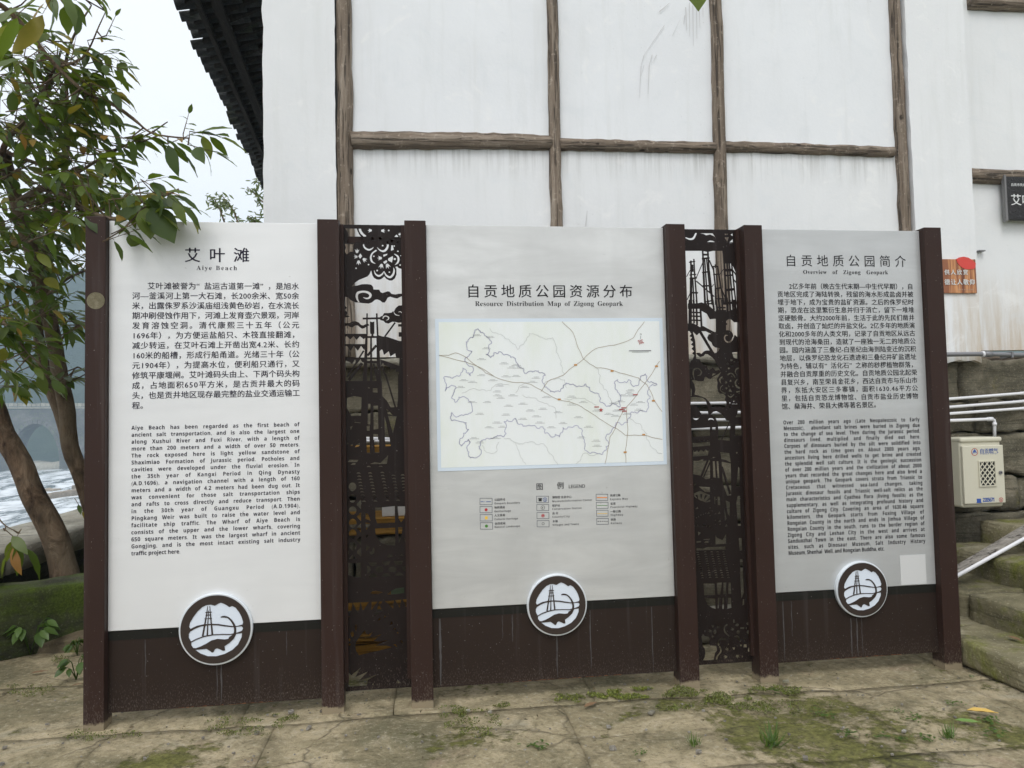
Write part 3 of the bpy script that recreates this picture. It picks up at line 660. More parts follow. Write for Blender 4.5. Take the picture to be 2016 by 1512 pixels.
# ================================================================== THE SIGN
YP = 3.925; YF = 3.965; YL = 4.015
SG = empty('information_sign', (.75, 4.02, 0), 'wide brown steel sign with three pale text boards and two cut-out picture screens', 'sign')
HT = 2.445
pst = [(168, 208, 163, 1437), (625, 667, 632, 1393), (797, 838, 808, 1384), (1311, 1348, 1337, 1338), (1463, 1500, 1487, 1335), (1820, 1852, 1857, 1319)]
PX = []
for i, (xa, xb, xc, yb) in enumerate(pst):
    x0 = (aty(xa, 440, YP).x + aty(xc, yb-60, YP).x)/2; x1 = aty(xb, 440, YP).x
    if i == 4: x0 = x1-.105
    mb = MB(); mb.box(x0, x1, YP, YP+.105, -.02, HT); o = mb.obj('post', M['brown'], SG); bevel(o, .003, 2); PX.append((x0, x1))
mb = MB()
def B_(x, y, Y=YF): return aty(x, y, Y)
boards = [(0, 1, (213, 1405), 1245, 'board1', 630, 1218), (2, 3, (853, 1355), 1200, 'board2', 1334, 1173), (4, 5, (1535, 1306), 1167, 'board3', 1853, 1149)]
ZB = []
for i, (p, q, bt, yd, mt, xr, yd2) in enumerate(boards):
    x0, x1 = PX[p][1]+.0015, PX[q][0]-.0015; zd = (B_(bt[0]+5, yd).z + B_(xr, yd2).z)/2; zb0 = B_(*bt).z
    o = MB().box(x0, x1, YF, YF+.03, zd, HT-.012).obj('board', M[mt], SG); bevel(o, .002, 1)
    tag(o, ['steel board with text about a river beach', 'brushed steel board with a map and legend', 'brushed steel board with a long overview text'][i])
    o2 = MB().box(x0, x1, YF+.006, YF+.03, zb0, zd-.003).obj('base_sheet', M['brown_dark'], SG)
    MB().box(x0+.002, x1-.002, YF+.0035, YF+.008, zd-.045, zd-.0035).obj('folded_edge', M['fold'], SG)
    ZB.append((x0, x1, zb0, zd, o)); rq = random.Random(i+4); mk_ = MB()
    for xm, wd, L in [((0.52, .007, .9), (.50, .004, .5), (.17, .004, .45), (.83, .003, .3)), ((.50, .006, .6), (.64, .006, .75), (.9, .004, .9), (.32, .005, .35), (.28, .003, .3), (.03, .012, .95)), ((.465, .007, 1.0), (.50, .007, 1.0), (.53, .003, .7), (.06, .006, 1.0), (.11, .004, .5))][i]:
        a = x0+(x1-x0)*xm; zt_ = zd-.05 if abs(xm-.5) > .06 else zd-.16; zl = max(zb0+.01, zt_-(zd-zb0)*L); N_ = 14; V_ = []
        for q in range(N_+1):
            t_ = q/N_; z_ = zt_+(zl-zt_)*t_; w_ = wd*(.35+.65*math.sin(math.pi*min(1, .15+t_*.85)))*rq.uniform(.6, 1.1)/2; c_ = a+.003*noise.noise(Vector((xm*9, t_*4, i)))
            V_ += [(c_-w_, YF+.0052, z_), (c_+w_, YF+.0052, z_)]
        mk_.add(V_, [(2*q, 2*q+2, 2*q+3, 2*q+1) for q in range(N_)])
    o3 = mk_.obj('lime_run', M['lime'], SG); o3['kind'] = 'stuff'
    rm = MB()
    for q in range(46):
        a = x0+(x1-x0)*(.30+.45*rq.random()); w_ = rq.uniform(.004, .03); h_ = rq.uniform(.002, .006); rm.add([(a, YF+.0053, zb0+.0005), (a+w_, YF+.0053, zb0+.0005), (a+w_*.7, YF+.0053, zb0+h_), (a+w_*.2, YF+.0053, zb0+h_*.8)], [(0, 1, 2, 3)])
    rm.obj('rust_edge', M['rust'], SG)['kind'] = 'stuff'
TX = MB  # lettering builder
def place(mb, name, mat, parent, Y):
    if not mb.V: return
    kd = any(w in name for w in ('text', 'title', 'lettering', 'legend', 'scale'))
    V = [Vector((v.x, Y - v.z*1.0, v.y)) for v in mb.V]; o = obj(name, V, mb.F, mat, parent)
    if kd: o['kind'] = 'stuff'
    return o
def reg(o, root=SG): ORG[o.name] = ORG[root.name] + o.location
for z in ZB: reg(z[4])
def cjk_block(mb, lines, first, x0, y0, x1, y1, size_px, last, Y=YF):
    """first: photo x of the first line's start; x0,x1: text edges; y0,y1: centre height of first and last line"""
    A = aty(x0, (y0+y1)/2, Y); Bq = aty(x1, (y0+y1)/2, Y); za = aty(x0, y0, Y).z; zb_ = aty(x0, y1, Y).z; n = len(lines)
    size = size_px*(A-EYE).dot(Fv)/FPX
    for i, s in enumerate(lines):
        z = za+(zb_-za)*i/(n-1)-.38*size; xs = A.x if i else aty(first, y0, Y).x; w = Bq.x-xs
        mb_x = text_line(mb, s, xs, z, size, w if i < n-1 else None, .012)
def latin_block(mb, lines, x0, y0, x1, y1, cap_px, Y=YF, squeeze=1.0):
    A = aty(x0, (y0+y1)/2, Y); Bq = aty(x1, (y0+y1)/2-3, Y); za = aty(x0, y0, Y).z; zb_ = aty(x0, y1, Y).z; n = len(lines)
    size = cap_px*(A-EYE).dot(Fv)/FPX/.714
    for i, s in enumerate(lines):
        z = za+(zb_-za)*i/(n-1); text_line(mb, style(s, 'bold'), A.x, z, size, (Bq.x-A.x) if i < n-1 else None, 0, 0, 'word', squeeze=squeeze)
def title(mb, s, x0, x1, yb, px, Y=YF, off=0, serif=False, mode='char'):
    A = aty(x0, yb, Y); Bq = aty(x1, yb, Y); size = px*(A-EYE).dot(Fv)/FPX
    text_line(mb, s, A.x, A.z, size, Bq.x-A.x, 0 if serif else max(0, off*2), off if serif else 0, mode, serif)
T1 = ["艾叶滩被誉为“盐运古道第一滩”，是旭水", "河—釜溪河上第一大石滩，长200余米、宽50余", "米，出露侏罗系沙溪庙组浅黄色砂岩，在水流长", "期冲刷侵蚀作用下，河滩上发育壶穴景观，河岸",
 "发育溶蚀空洞。清代康熙三十五年（公元", "1696年），为方便运盐船只、木筏直接翻滩，", "减少转运，在艾叶石滩上开凿出宽4.2米、长约", "160米的船槽，形成行船甬道。光绪三十年（公", "元1904年），为提高水位，便利船只通行，又",
 "修筑平康堰闸。艾叶滩码头由上、下两个码头构", "成，占地面积650平方米，是古贡井最大的码", "头，也是贡井地区现存最完整的盐业交通运输工", "程。"]
E1t = ["Aiye Beach has been regarded as the first beach of", "ancient salt transportation, and is also the largest one", "along Xushui River and Fuxi River, with a length of", "more than 200 meters and a width of over 50 meters.",
 "The rock exposed here is light yellow sandstone of", "Shaximiao Formation of Jurassic period. Potholes and", "cavities were developed under the fluvial erosion. In", "the 35th year of Kangxi Period in Qing Dynasty", "(A.D.1696), a navigation channel with a length of 160",
 "meters and a width of 4.2 meters had been dug out. It", "was convenient for those salt transportation ships", "and rafts to cross directly and reduce transport. Then", "in the 30th year of Guangxu Period (A.D.1904),", "Pingkang Weir was built to raise the water level and",
 "facilitate ship traffic. The Wharf of Aiye Beach is", "consists of the upper and the lower wharfs, covering", "650 square meters. It was the largest wharf in ancient", "Gongjing, and is the most intact existing salt industry", "traffic project here."]
T3 = ["2亿多年前（晚古生代末期—中生代早期），自", "贡地区完成了海陆转换，残留的海水形成盐卤并被", "埋于地下，成为宝贵的盐矿资源。之后的侏罗纪时", "期，恐龙在这里繁衍生息并归于消亡，留下一堆堆", "坚硬骸骨。大约2000年前，生活于此的先民们凿井",
 "取卤，并创造了灿烂的井盐文化。2亿多年的地质演", "化和2000多年的人类文明，记录了自贡地区从远古", "到现代的沧海桑田，造就了一座独一无二的地质公", "园。园内涵盖了三叠纪-白垩纪由海到陆变迁的沉积", "地层，以侏罗纪恐龙化石遗迹和三叠纪井矿盐遗址",
 "为特色，辅以有“活化石”之称的桫椤植物群落，", "并融合自贡厚重的历史文化。自贡地质公园北起荣", "县复兴乡，南至荣县金花乡，西达自贡市与乐山市", "界，东抵大安区三多寨镇，面积1630.46平方公", "里，包括自贡恐龙博物馆、自贡市盐业历史博物", "馆、燊海井、荣县大佛等著名景区。"]
E3t = ["Over 200 million years ago (Late Neopaleozoic to Early", "Mesozoic),  abundant salt brines were buried in Zigong due", "to the change of sea level. Then during the Jurassic period,", "dinosaurs lived, multiplied and finally died out here.", "Corpses of dinosaurs buried by the silt were solidified into",
 "the hard rock as time goes on. About 2000 years ago,", "ancestors living here drilled wells to get brine and created", "the splendid well salt culture. It is the geologic succession", "of over 200 million years and the civilization of about 2000", "years that recorded the great changes here and also bred a",
 "unique geopark. The Geopark covers strata from Triassic to", "Cretaceous that witnessed sea-land changes, taking", "Jurassic dinosaur fossils and Triassic well-salt relics as the", "main characteristics and Cyathea flora (living fossils) as the", "supplementary, as well as integrating profound history and",
 "culture of Zigong City. Covering an area of 1630.46 square", "kilometers, the Geopark starts from Fuxing Village of", "Rongxian County in the north and ends in Jinhua Village of", "Rongxian County in the south, runs to the border region of", "Zigong City and Leshan City in the west and arrives at", "Sanduozhai Town in the east. There are also some famous",
 "sites, such as Dinosaur Museum, Salt Industry History", "Museum, Shenhai  Well, and Rongxian Buddha, etc."]
b1, b2, b3 = ZB[0][4], ZB[1][4], ZB[2][4]; YT = YF-.0012
mb = MB(); cjk_block(mb, T1, 290, 260, 562.8, 589.8, 798.5, 15.2, 0); place(mb, 'chinese_text', M['print'], b1, YT)
mb = MB(); latin_block(mb, E1t, 258.5, 846.3, 590.5, 1093.5, 7.7, squeeze=.88); place(mb, 'english_text', M['print'], b1, YT)
mb = MB()
for c, x in zip('艾叶滩', (363, 411.5, 459.5)): title(mb, c, x, x+30, 513.5, 31, off=.006)
place(mb, 'chinese_title', M['print'], b1, YT)
mb = MB(); title(mb, 'Aiye Beach', 387, 467, 531.5, 12.6, off=-.005, serif=True); place(mb, 'english_title', M['print'], b1, YT)
mb = MB(); title(mb, '自贡地质公园资源分布', 918, 1246, 583.5, 28, off=.004); place(mb, 'chinese_title', M['print_black'], b2, YT)
mb = MB(); title(mb, 'Resource Distribution Map of Zigong Geopark', 935, 1226, 602.5, 13.8, off=-.005, serif=True, mode='word'); place(mb, 'english_title', M['print_black'], b2, YT)
mb = MB(); title(mb, '自贡地质公园简介', 1545.5, 1784, 522.2, 25, off=0); place(mb, 'chinese_title', M['print_black'], b3, YT)
mb = MB(); title(mb, 'Overview of Zigong Geopark', 1581, 1748, 539.3, 11.6, off=-.005, serif=True, mode='word'); place(mb, 'english_title', M['print_black'], b3, YT)
mb = MB(); cjk_block(mb, T3, 1553, 1534, 563.5, 1803, 800.3, 13.0, 0); place(mb, 'chinese_text', M['print_black'], b3, YT)
mb = MB(); latin_block(mb, E3t, 1547, 835.5, 1816.5, 1093, 7.6, squeeze=.755); place(mb, 'english_text', M['print_black'], b3, YT)
# ---- map sheet with lines
def mapq(x, y): return aty(830+x/3.023, 430+y/3.023, YF)
mapx0, mapx1 = (mapq(78, 597).x+mapq(93, 1490).x)/2+.002, (mapq(1432, 593).x+mapq(1460, 1473).x)/2
mz1, mz0 = (mapq(78, 597).z+mapq(1432, 593).z)/2, (mapq(93, 1494).z+mapq(1460, 1475).z)/2
mp = MB().box(mapx0, mapx1, YF-.0025, YF+.001, mz0, mz1).obj('map_panel', M['map_edge'], b2)
mp_in = MB(); mp_in.box(mapx0+.018, mapx1-.018, YF-.0032, YF-.002, mz0+.018, mz1-.018); o = mp_in.obj('map_sheet', M['map'], b2)
def frac(P, amp, closed=False, it=3, seed=1, straight=False):
    r_ = random.Random(seed); P = [Vector((p[0], p[1])) for p in P]
    if closed: P.append(P[0])
    for _ in range(it):
        Q = []
        for a, b_ in zip(P, P[1:]):
            d = b_-a; n_ = Vector((-d.y, d.x)); Q += [a, (a+b_)/2+n_*r_.uniform(-amp, amp)]
        P = Q+[P[-1]]
    return P
def ink(mb, P, w, z=0):
    for a, b_ in zip(P, P[1:]):
        A = mapq(*a); Bq = mapq(*b_); d = (Bq-A); L = math.hypot(d.x, d.z)
        if L < 1e-5: continue
        n_ = Vector((-d.z, 0, d.x))/L*w/2; e = d/L*w*.3
        mb.add([(A-n_-e), (Bq-n_+e), (Bq+n_+e), (A+n_-e)], [(0, 1, 2, 3)])
def ink_obj(mb, name, mat, Y):
    V = [Vector((v.x, Y, v.z)) for v in mb.V]; o = obj(name, V, mb.F, mat, b2); o['kind'] = 'stuff'; return o
GB = [(330,660),(350,680),(380,700),(405,720),(400,770),(385,810),(410,828),(430,800),(470,795),(520,815),(560,850),(590,890),(620,922),(660,915),(700,918),(735,935),(728,985),(750,1015),(790,1035),(840,1010),(850,990),(900,985),(930,1000),(975,985),(1000,1005),(1030,1040),(1060,1080),(1110,1115),(1140,1100),(1180,1120),(1185,1060),(1150,1010),(1165,960),(1230,960),(1280,995),(1300,950),(1330,925),(1365,970),(1400,990),(1350,1010),(1360,1060),(1340,1140),(1290,1150),(1240,1160),(1225,1215),(1155,1217),(1130,1270),(1095,1310),(1095,1380),(1050,1400),(990,1390),(970,1320),(930,1235),(840,1245),(820,1300),(770,1300),(720,1240),(640,1230),(570,1220),(560,1190),(490,1210),(488,1300),(440,1300),(410,1310),(350,1330),(355,1380),(310,1425),(280,1410),(285,1340),(280,1315),(235,1355),(230,1310),(280,1255),(265,1215),(200,1200),(170,1190),(180,1155),(260,1165),(300,1130),(260,1065),(200,1095),(190,1040),(205,1010),(140,1025),(130,950),(190,945),(245,890),(290,935),(300,880),(255,850),(280,820),(300,790),(265,735),(300,710),(310,690)]
k_ = 1.0
mb = MB(); ink(mb, frac(GB, .30, True, 3, 4), .0017); ink_obj(mb, 'map_boundary', flat('map_violet_ink', (.31, .31, .47)), YF-.0042)
mb = MB(); ink(mb, frac(GB, .30, True, 3, 4), .0042); ink_obj(mb, 'map_boundary_halo', flat('map_pale_violet', (.66, .67, .77)), YF-.0037)
mb = MB()
for P in [[(103,815),(240,850),(330,880),(430,940),(540,975),(650,988),(730,1035),(820,1080),(930,1110),(1010,1160),(1100,1220),(1210,1290),(1320,1290),(1430,1315)], [(835,615),(900,680),(930,770),(960,835),(1040,890),(1140,905),(1290,950),(1340,990),(1380,1080),(1430,1150)], [(710,1030),(750,970),(840,935),(920,870),(1000,800),(1050,770),(1180,745),(1260,710),(1325,615)], [(1415,850),(1350,950),(1290,1030),(1220,1120),(1170,1200),(1120,1300),(1090,1460)], [(1220,1120),(1222,1300),(1210,1400),(1215,1455)], [(103,815),(160,815),(200,800),(270,830),(330,880),(380,920),(430,940)]]:
    ink(mb, frac(P, .05, False, 2, 9), .0021)
ink_obj(mb, 'map_roads', flat('map_brown_ink', (.33, .25, .17)), YF-.0047)
mb = MB()
for s_, P in enumerate([[(405,655),(470,690),(520,720),(570,780),(610,740),(640,685),(720,710),(780,710),(800,790),(830,850),(850,930)], [(490,1310),(560,1335),(640,1330),(720,1340),(760,1400),(810,1465)], [(360,1350),(400,1395),(450,1380),(460,1330)], [(1045,890),(1060,980),(1110,1050),(1130,1100)], [(730,985),(790,960),(850,960),(860,1010)], [(1230,1180),(1290,1220),(1340,1280),(1400,1390),(1430,1400)], [(920,1460),(960,1400),(1050,1400)], [(560,1040),(600,990),(640,975)], [(240,1040),(330,1020),(430,1000),(520,990)], [(600,1050),(700,1090),(780,1120),(800,1190)], [(560,1335),(580,1400),(620,1465)], [(850,1075),(960,1070),(1040,1110)]]):
    ink(mb, frac(P, .2, False, 3, s_), .0013)
ink_obj(mb, 'map_rivers', flat('map_grey_ink', (.42, .43, .42)), YF-.0045)
mb = MB(); rr = random.Random(2)
for x, y in [(330,692),(410,703),(355,835),(488,860),(535,885),(580,885),(500,937),(560,935),(355,930),(420,960),(300,970),(465,992),(450,1027),(450,1050),(470,1065),(540,1050),(300,1090),(390,1090),(515,1112),(345,1160),(645,1140),(680,1175),(445,1212),(480,1237),(700,1212),(840,1215),(990,1237),(310,1305),(440,1303),(890,1058),(890,1105),(810,1150),(680,945),(660,970),(1235,1035),(1240,1050),(1140,1095),(1260,1105),(1040,1140),(1110,1160),(1150,1172),(1290,1135),(1035,1320),(345,1330),(1190,1135),(1160,1140),(1040,1350),(560,870),(385,770),(610,1000),(600,1100),(720,1130),(930,1180),(960,1090),(1180,1085),(1220,1160),(250,960),(230,1000),(600,1190),(770,1240),(740,1060),(1240,1020),(1300,1090),(500,1165),(400,1240),(950,1300),(1200,1050)]:
    for ln, wd in ((0, 34), (7, 58)):
        xx = x-wd*.42
        while xx < x+wd*.42:
            w = rr.uniform(3, 8); A = mapq(xx, y+ln); Bq = mapq(xx+w, y+ln); mb.add([A, Bq, Bq+Vector((0, 0, .0016)), A+Vector((0, 0, .0016))], [(0, 1, 2, 3)]); xx += w+rr.uniform(.8, 2.2)
ink_obj(mb, 'map_place_marks', flat('map_dark_ink', (.24, .24, .25)), YF-.0052)
mb = MB()
for x, y in [(915,872),(1132,908),(1396,880),(818,1077),(1378,1085),(1320,1287),(1210,1391)]:
    A = mapq(x-9, y+5); Bq = mapq(x+9, y-5); mb.add([(A.x, 0, A.z), (Bq.x, 0, A.z), (Bq.x, 0, Bq.z), (A.x, 0, Bq.z)], [(0, 1, 2, 3)])
ink_obj(mb, 'map_road_number', flat('map_orange', (.50, .25, .07)), YF-.0056)
mb = MB(); c = mapq(1066, 1140); V = [(c.x+.013*(1 if i % 2 == 0 else .4)*math.sin(i*math.pi/5), 0, c.z+.013*(1 if i % 2 == 0 else .4)*math.cos(i*math.pi/5)) for i in range(10)]; mb.add(V, [tuple(range(10))])
c = mapq(1303, 735)
for i in range(8):
    a = i*math.pi/4+.3; L = .020 if i % 2 == 0 else .014; mb.add([(c.x, 0, c.z), (c.x+L*math.sin(a), 0, c.z+L*.8*math.cos(a)), (c.x+L*.8*math.sin(a+.35), 0, c.z+L*.7*math.cos(a+.35))], [(0, 1, 2)])
for x, y in [(1200,1130),(1040,1125),(1270,1052),(1205,1150),(1188,1140)]:
    A = mapq(x-14, y); Bq = mapq(x+14, y-6); mb.add([(A.x, 0, A.z), (Bq.x, 0, A.z), (Bq.x, 0, Bq.z), (A.x, 0, Bq.z)], [(0, 1, 2, 3)])
ink_obj(mb, 'map_star_and_compass', flat('map_red', (.38, .05, .05)), YF-.0060)
mb = MB(); title(mb, 'N', 1259.3, 1262.6, 659.5, 4.5); A = mapq(1232, 790); Bq = mapq(1364, 790)
mb.add([(A.x, A.z, 0), (Bq.x, A.z, 0), (Bq.x, A.z+.003, 0), (A.x, A.z+.003, 0)], [(0, 1, 2, 3)]); A = mapq(1250, 797); Bq = mapq(1350, 797)
mb.add([(A.x, A.z, 0), (Bq.x, A.z, 0), (Bq.x, A.z+.0015, 0), (A.x, A.z+.0015, 0)], [(0, 1, 2, 3)]); A = mapq(1302, 720); mb.add([(A.x-.0007, A.z, 0), (A.x+.0007, A.z, 0), (A.x+.0007, A.z+.02, 0), (A.x-.0007, A.z+.02, 0)], [(0, 1, 2, 3)])
place(mb, 'map_scale', M['print_black'], b2, YF-.0058)
# ---- legend
def LG(x, y): return (830+x/3.023, 900+y/3.023)
def lt(mb, s, x, y, cap, w=None):
    X, Y_ = LG(x, y); A = aty(X, Y_, YF); size = cap/3.023*(A-EYE).dot(Fv)/FPX/.69
    ww = None
    if w: ww = aty(*LG(x+w, y), YF).x-A.x
    text_line(mb, style(s, 'sans') if ord(s[0]) < 200 else s, A.x, A.z, size, ww, .012)
mb = MB(); lt(mb, '图', 681, 192, 30); lt(mb, '例', 805, 186, 30); lt(mb, 'LEGEND', 874, 185, 19, 100); place(mb, 'legend_title', M['print_black'], b2, YT)
mb = MB(); bxs = MB()
cols_ = [[('公园界线','Geopark Boundary',152),('地质遗迹','Geoheritage',98),('人文景观','Cultural Heritage',140),('自然景观','Natural Landscape',152)], [('博物馆 信息中心','Museum/Information Center',238),('保护站','Conservation Station',176),('县 市','County/City',103),('乡镇','Villages and Towns',158)], [('高速公路','Express Way',106),('省道','Provincial Highway',162),('一般公路','Highway',74),('铁路','Railway',66)]]
org = [[(433,260,433,281),(432,306,433,328),(433,353,434,375),(435,402,434,421)], [(777,246,777,268),(776,295,777,314),(777,341,778,361),(779,388,779,409)], [(1121,234,1121,256),(1123,283,1123,303),(1123,330,1125,350),(1125,378,1126,399)]]
bo = [[(346,243,421,284),(346,292,421,332),(347,340,422,381),(348,388,424,430)], [(683,231,757,272),(684,280,758,319),(685,328,759,367),(686,376,760,416)], [(1037,219,1109,259),(1038,267,1111,306),(1040,314,1111,353),(1041,363,1113,401)]]
for cset, oset in zip(cols_, org):
    for (cn, en, w), (x1_, y1_, x2_, y2_) in zip(cset, oset): lt(mb, cn, x1_, y1_, 11.2); lt(mb, en, x2_, y2_, 10.5, w)
place(mb, 'legend_text', M['print_black'], b2, YT)
def lrect(mb, x0, y0, x1, y1, t=0):
    P = [aty(*LG(x, y), YF) for x, y in ((x0, y1), (x1, y1), (x1, y0), (x0, y0))]
    P = [(p.x, p.z) for p in P]
    if not t: mb.add([(x, z, 0) for x, z in P], [(0, 1, 2, 3)])
    else:
        c = (sum(p[0] for p in P)/4, sum(p[1] for p in P)/4); w = .0024; I = [(x+(w if x < c[0] else -w), z+(w if z < c[1] else -w)) for x, z in P]
        mb.add([(x, z, 0) for x, z in P]+[(x, z, 0) for x, z in I], [(0,1,5,4),(1,2,6,5),(2,3,7,6),(3,0,4,7)])
for cb in bo:
    for r_ in cb: lrect(bxs, *r_, 1)
place(bxs, 'legend_frames', flat('legend_frame_ink', (.10, .11, .13)), b2, YT)
def ldisc(mb, x, y, r0, r1=0, n=18):
    c = aty(*LG(x, y), YF); s_ = (c-EYE).dot(Fv)/FPX/3.023
    if not r1: mb.add([(c.x+r0*s_*math.cos(2*math.pi*i/n), c.z+r0*s_*math.sin(2*math.pi*i/n), 0) for i in range(n)], [tuple(range(n))])
    else: mb.add([(c.x+q*s_*math.cos(2*math.pi*i/n), c.z+q*s_*math.sin(2*math.pi*i/n), 0) for q in (r0, r1) for i in range(n)], [(i, (i+1) % n, n+(i+1) % n, n+i) for i in range(n)])
for nm, c_, fn in [('legend_red', (.42, .02, .03), lambda m_: (ldisc(m_, 384, 313, 9), ldisc(m_, 722, 348, 10, 7), ldisc(m_, 722, 348, 5))), ('legend_yellow', (.75, .48, .06), lambda m_: (lrect(m_, 377, 352, 393, 370), lrect(m_, 1046, 334, 1106, 337))), ('legend_green', (.06, .22, .03), lambda m_: (ldisc(m_, 386, 410, 9), lrect(m_, 1044, 286, 1105, 289))),
   ('legend_orange', (.72, .26, .08), lambda m_: lrect(m_, 1043, 237, 1104, 243)), ('legend_blue', (.05, .10, .28), lambda m_: (lrect(m_, 351, 263, 369, 267), lrect(m_, 374, 263, 378, 267), lrect(m_, 384, 263, 412, 267), ldisc(m_, 734, 253, 13, 10), lrect(m_, 732, 246, 737, 262))),
   ('legend_black', (.02, .02, .02), lambda m_: (lrect(m_, 696, 248, 715, 263), lrect(m_, 693, 243, 718, 247), ldisc(m_, 721, 300, 12, 10), lrect(m_, 718, 296, 722, 305), ldisc(m_, 723, 396, 8, 6), [lrect(m_, 1048+i*13, 380, 1055+i*13, 384) for i in range(5)]))]:
    mb = MB(); fn(mb); place(mb, nm, flat(nm+'_ink', c_), b2, YT)
# ---- blank white sticker
A = aty(1771, 1093, YF); Bq = aty(1824, 1149, YF)
MB().box(A.x, Bq.x, YF-.002, YF-.0005, Bq.z, A.z-.002).obj('sticker', M['sticker'], b3)
# ---- round emblems
def emblem_shapes():
    ox, oy, rx, ry = 752.0, 787.0, 622.0, 608.0
    p = Paint(-1, -1, 1, 1, 300, 0)
    def N(P): return [((x-ox)/rx, (y-oy)/ry) for x, y in P]
    def S(P, w, v=1, sm=True): p.stroke(N(P), [q/rx for q in (w if isinstance(w, list) else [w]*len(P))], v, sm)
    p.ell(0, 0, .945, .945, 1, 90)
    p.poly(N([(330,755),(310,720),(325,650),(380,560),(450,470),(530,400),(600,370),(670,365),(740,388),(790,360),(840,340),(890,360),(940,390),(985,425),(1030,405),(1090,440),(1150,520),(1190,600),(1215,690),(1205,730),(1120,748),(1040,748),(920,725),(800,700),(700,690),(560,690),(440,710)]), 0)
    p.poly(N([(330,800),(400,760),(500,725),(640,710),(780,720),(900,745),(1040,765),(1190,758),(1215,790),(1195,835),(1120,860),(1000,880),(850,870),(700,868),(560,885),(430,925),(340,968),(305,900),(305,840)]), 0)
    p.poly(N([(345,985),(440,940),(560,905),(700,885),(850,885),(1000,895),(1050,890),(1020,925),(960,960),(900,965),(780,950),(680,970),(590,1020),(500,1060),(420,1085),(380,1080),(345,1030)]), 0)
    p.poly(N([(410,1112),(500,1110),(600,1105),(650,1140),(690,1172),(715,1170),(740,1120),(775,1105),(830,1130),(875,1155),(910,1150),(900,1080),(980,1030),(1060,960),(1100,880),(1195,875),(1190,940),(1130,1060),(1030,1150),(900,1210),(760,1240),(620,1230),(500,1180)]), 0)
    S([(840,585),(890,580),(960,600),(1020,660),(1065,740),(1080,830),(1060,900),(1000,950)], [16, 30, 24, 28, 34, 38, 44, 60])
    S([(620,390),(605,500),(572,690),(535,890)], [9, 14, 24, 30], 1, False); S([(655,390),(662,500),(680,690),(697,872)], [9, 14, 22, 30], 1, False); S([(632,460),(628,600),(620,700),(612,878)], [8, 12, 18, 24], 1, False)
    for (a, b_) in (((580,493),(690,493)), ((585,540),(680,540)), ((565,600),(692,598))): S([a, b_], 11, 1, False)
    return [[(x, -y) for x, y in L] for L in p.loops()]
EL = emblem_shapes(); EV, EF = fill_loops(EL, .001)
def disc(mb, r, y0, y1, c, n=72, y_b=None):
    V = [(c.x+r*math.cos(2*math.pi*i/n), yy, c.z+r*math.sin(2*math.pi*i/n)) for yy in (y0, y1) for i in range(n)]
    mb.add(V, [(i, (i+1) % n, n+(i+1) % n, n+i) for i in range(n)]+[tuple(range(n-1, -1, -1)), tuple(range(n, 2*n))]); return mb
for i, (x, y, rx_, par) in enumerate([(425, 1238.5, 70, SG), (1097, 1191, 60, SG), (1697, 1160, 54.5, SG)]):
    c = aty(x, y, YF-.02); r = rx_*(c-EYE).dot(Fv)/FPX*(.985, 1, 1.02)[i]; r = .185 if i == 0 else (.163 if i == 1 else .155)
    r = rx_*(c-EYE).dot(Fv)/FPX/ (1.0)
    c.y = 0; e = disc(MB(), r, YF-.022, YF+.002, c).obj('emblem', M['emblem_rim'], SG); bevel(e, .004, 2); reg(e)
    disc(MB(), r*.94, YF-.0232, YF-.021, c).obj('emblem_face', M['emblem_white'], e)
    obj('emblem_picture', [Vector((c.x+v.x*r, YF-.0248+v.z, c.z+v.y*r)) for v in EV], EF, M['emblem_dark'], e)
# round worn patch on the leftmost post
c = aty(188.5, 592, YP); disc(MB(), .041, YP-.0012, YP+.002, Vector((c.x, 0, c.z)), 40).obj('worn_round_patch', stone_mat('worn_sticker_glue', (.17, .15, .09), (.25, .22, .14), (.34, .31, .22), (.2, .17, .1), .1, 14), SG)
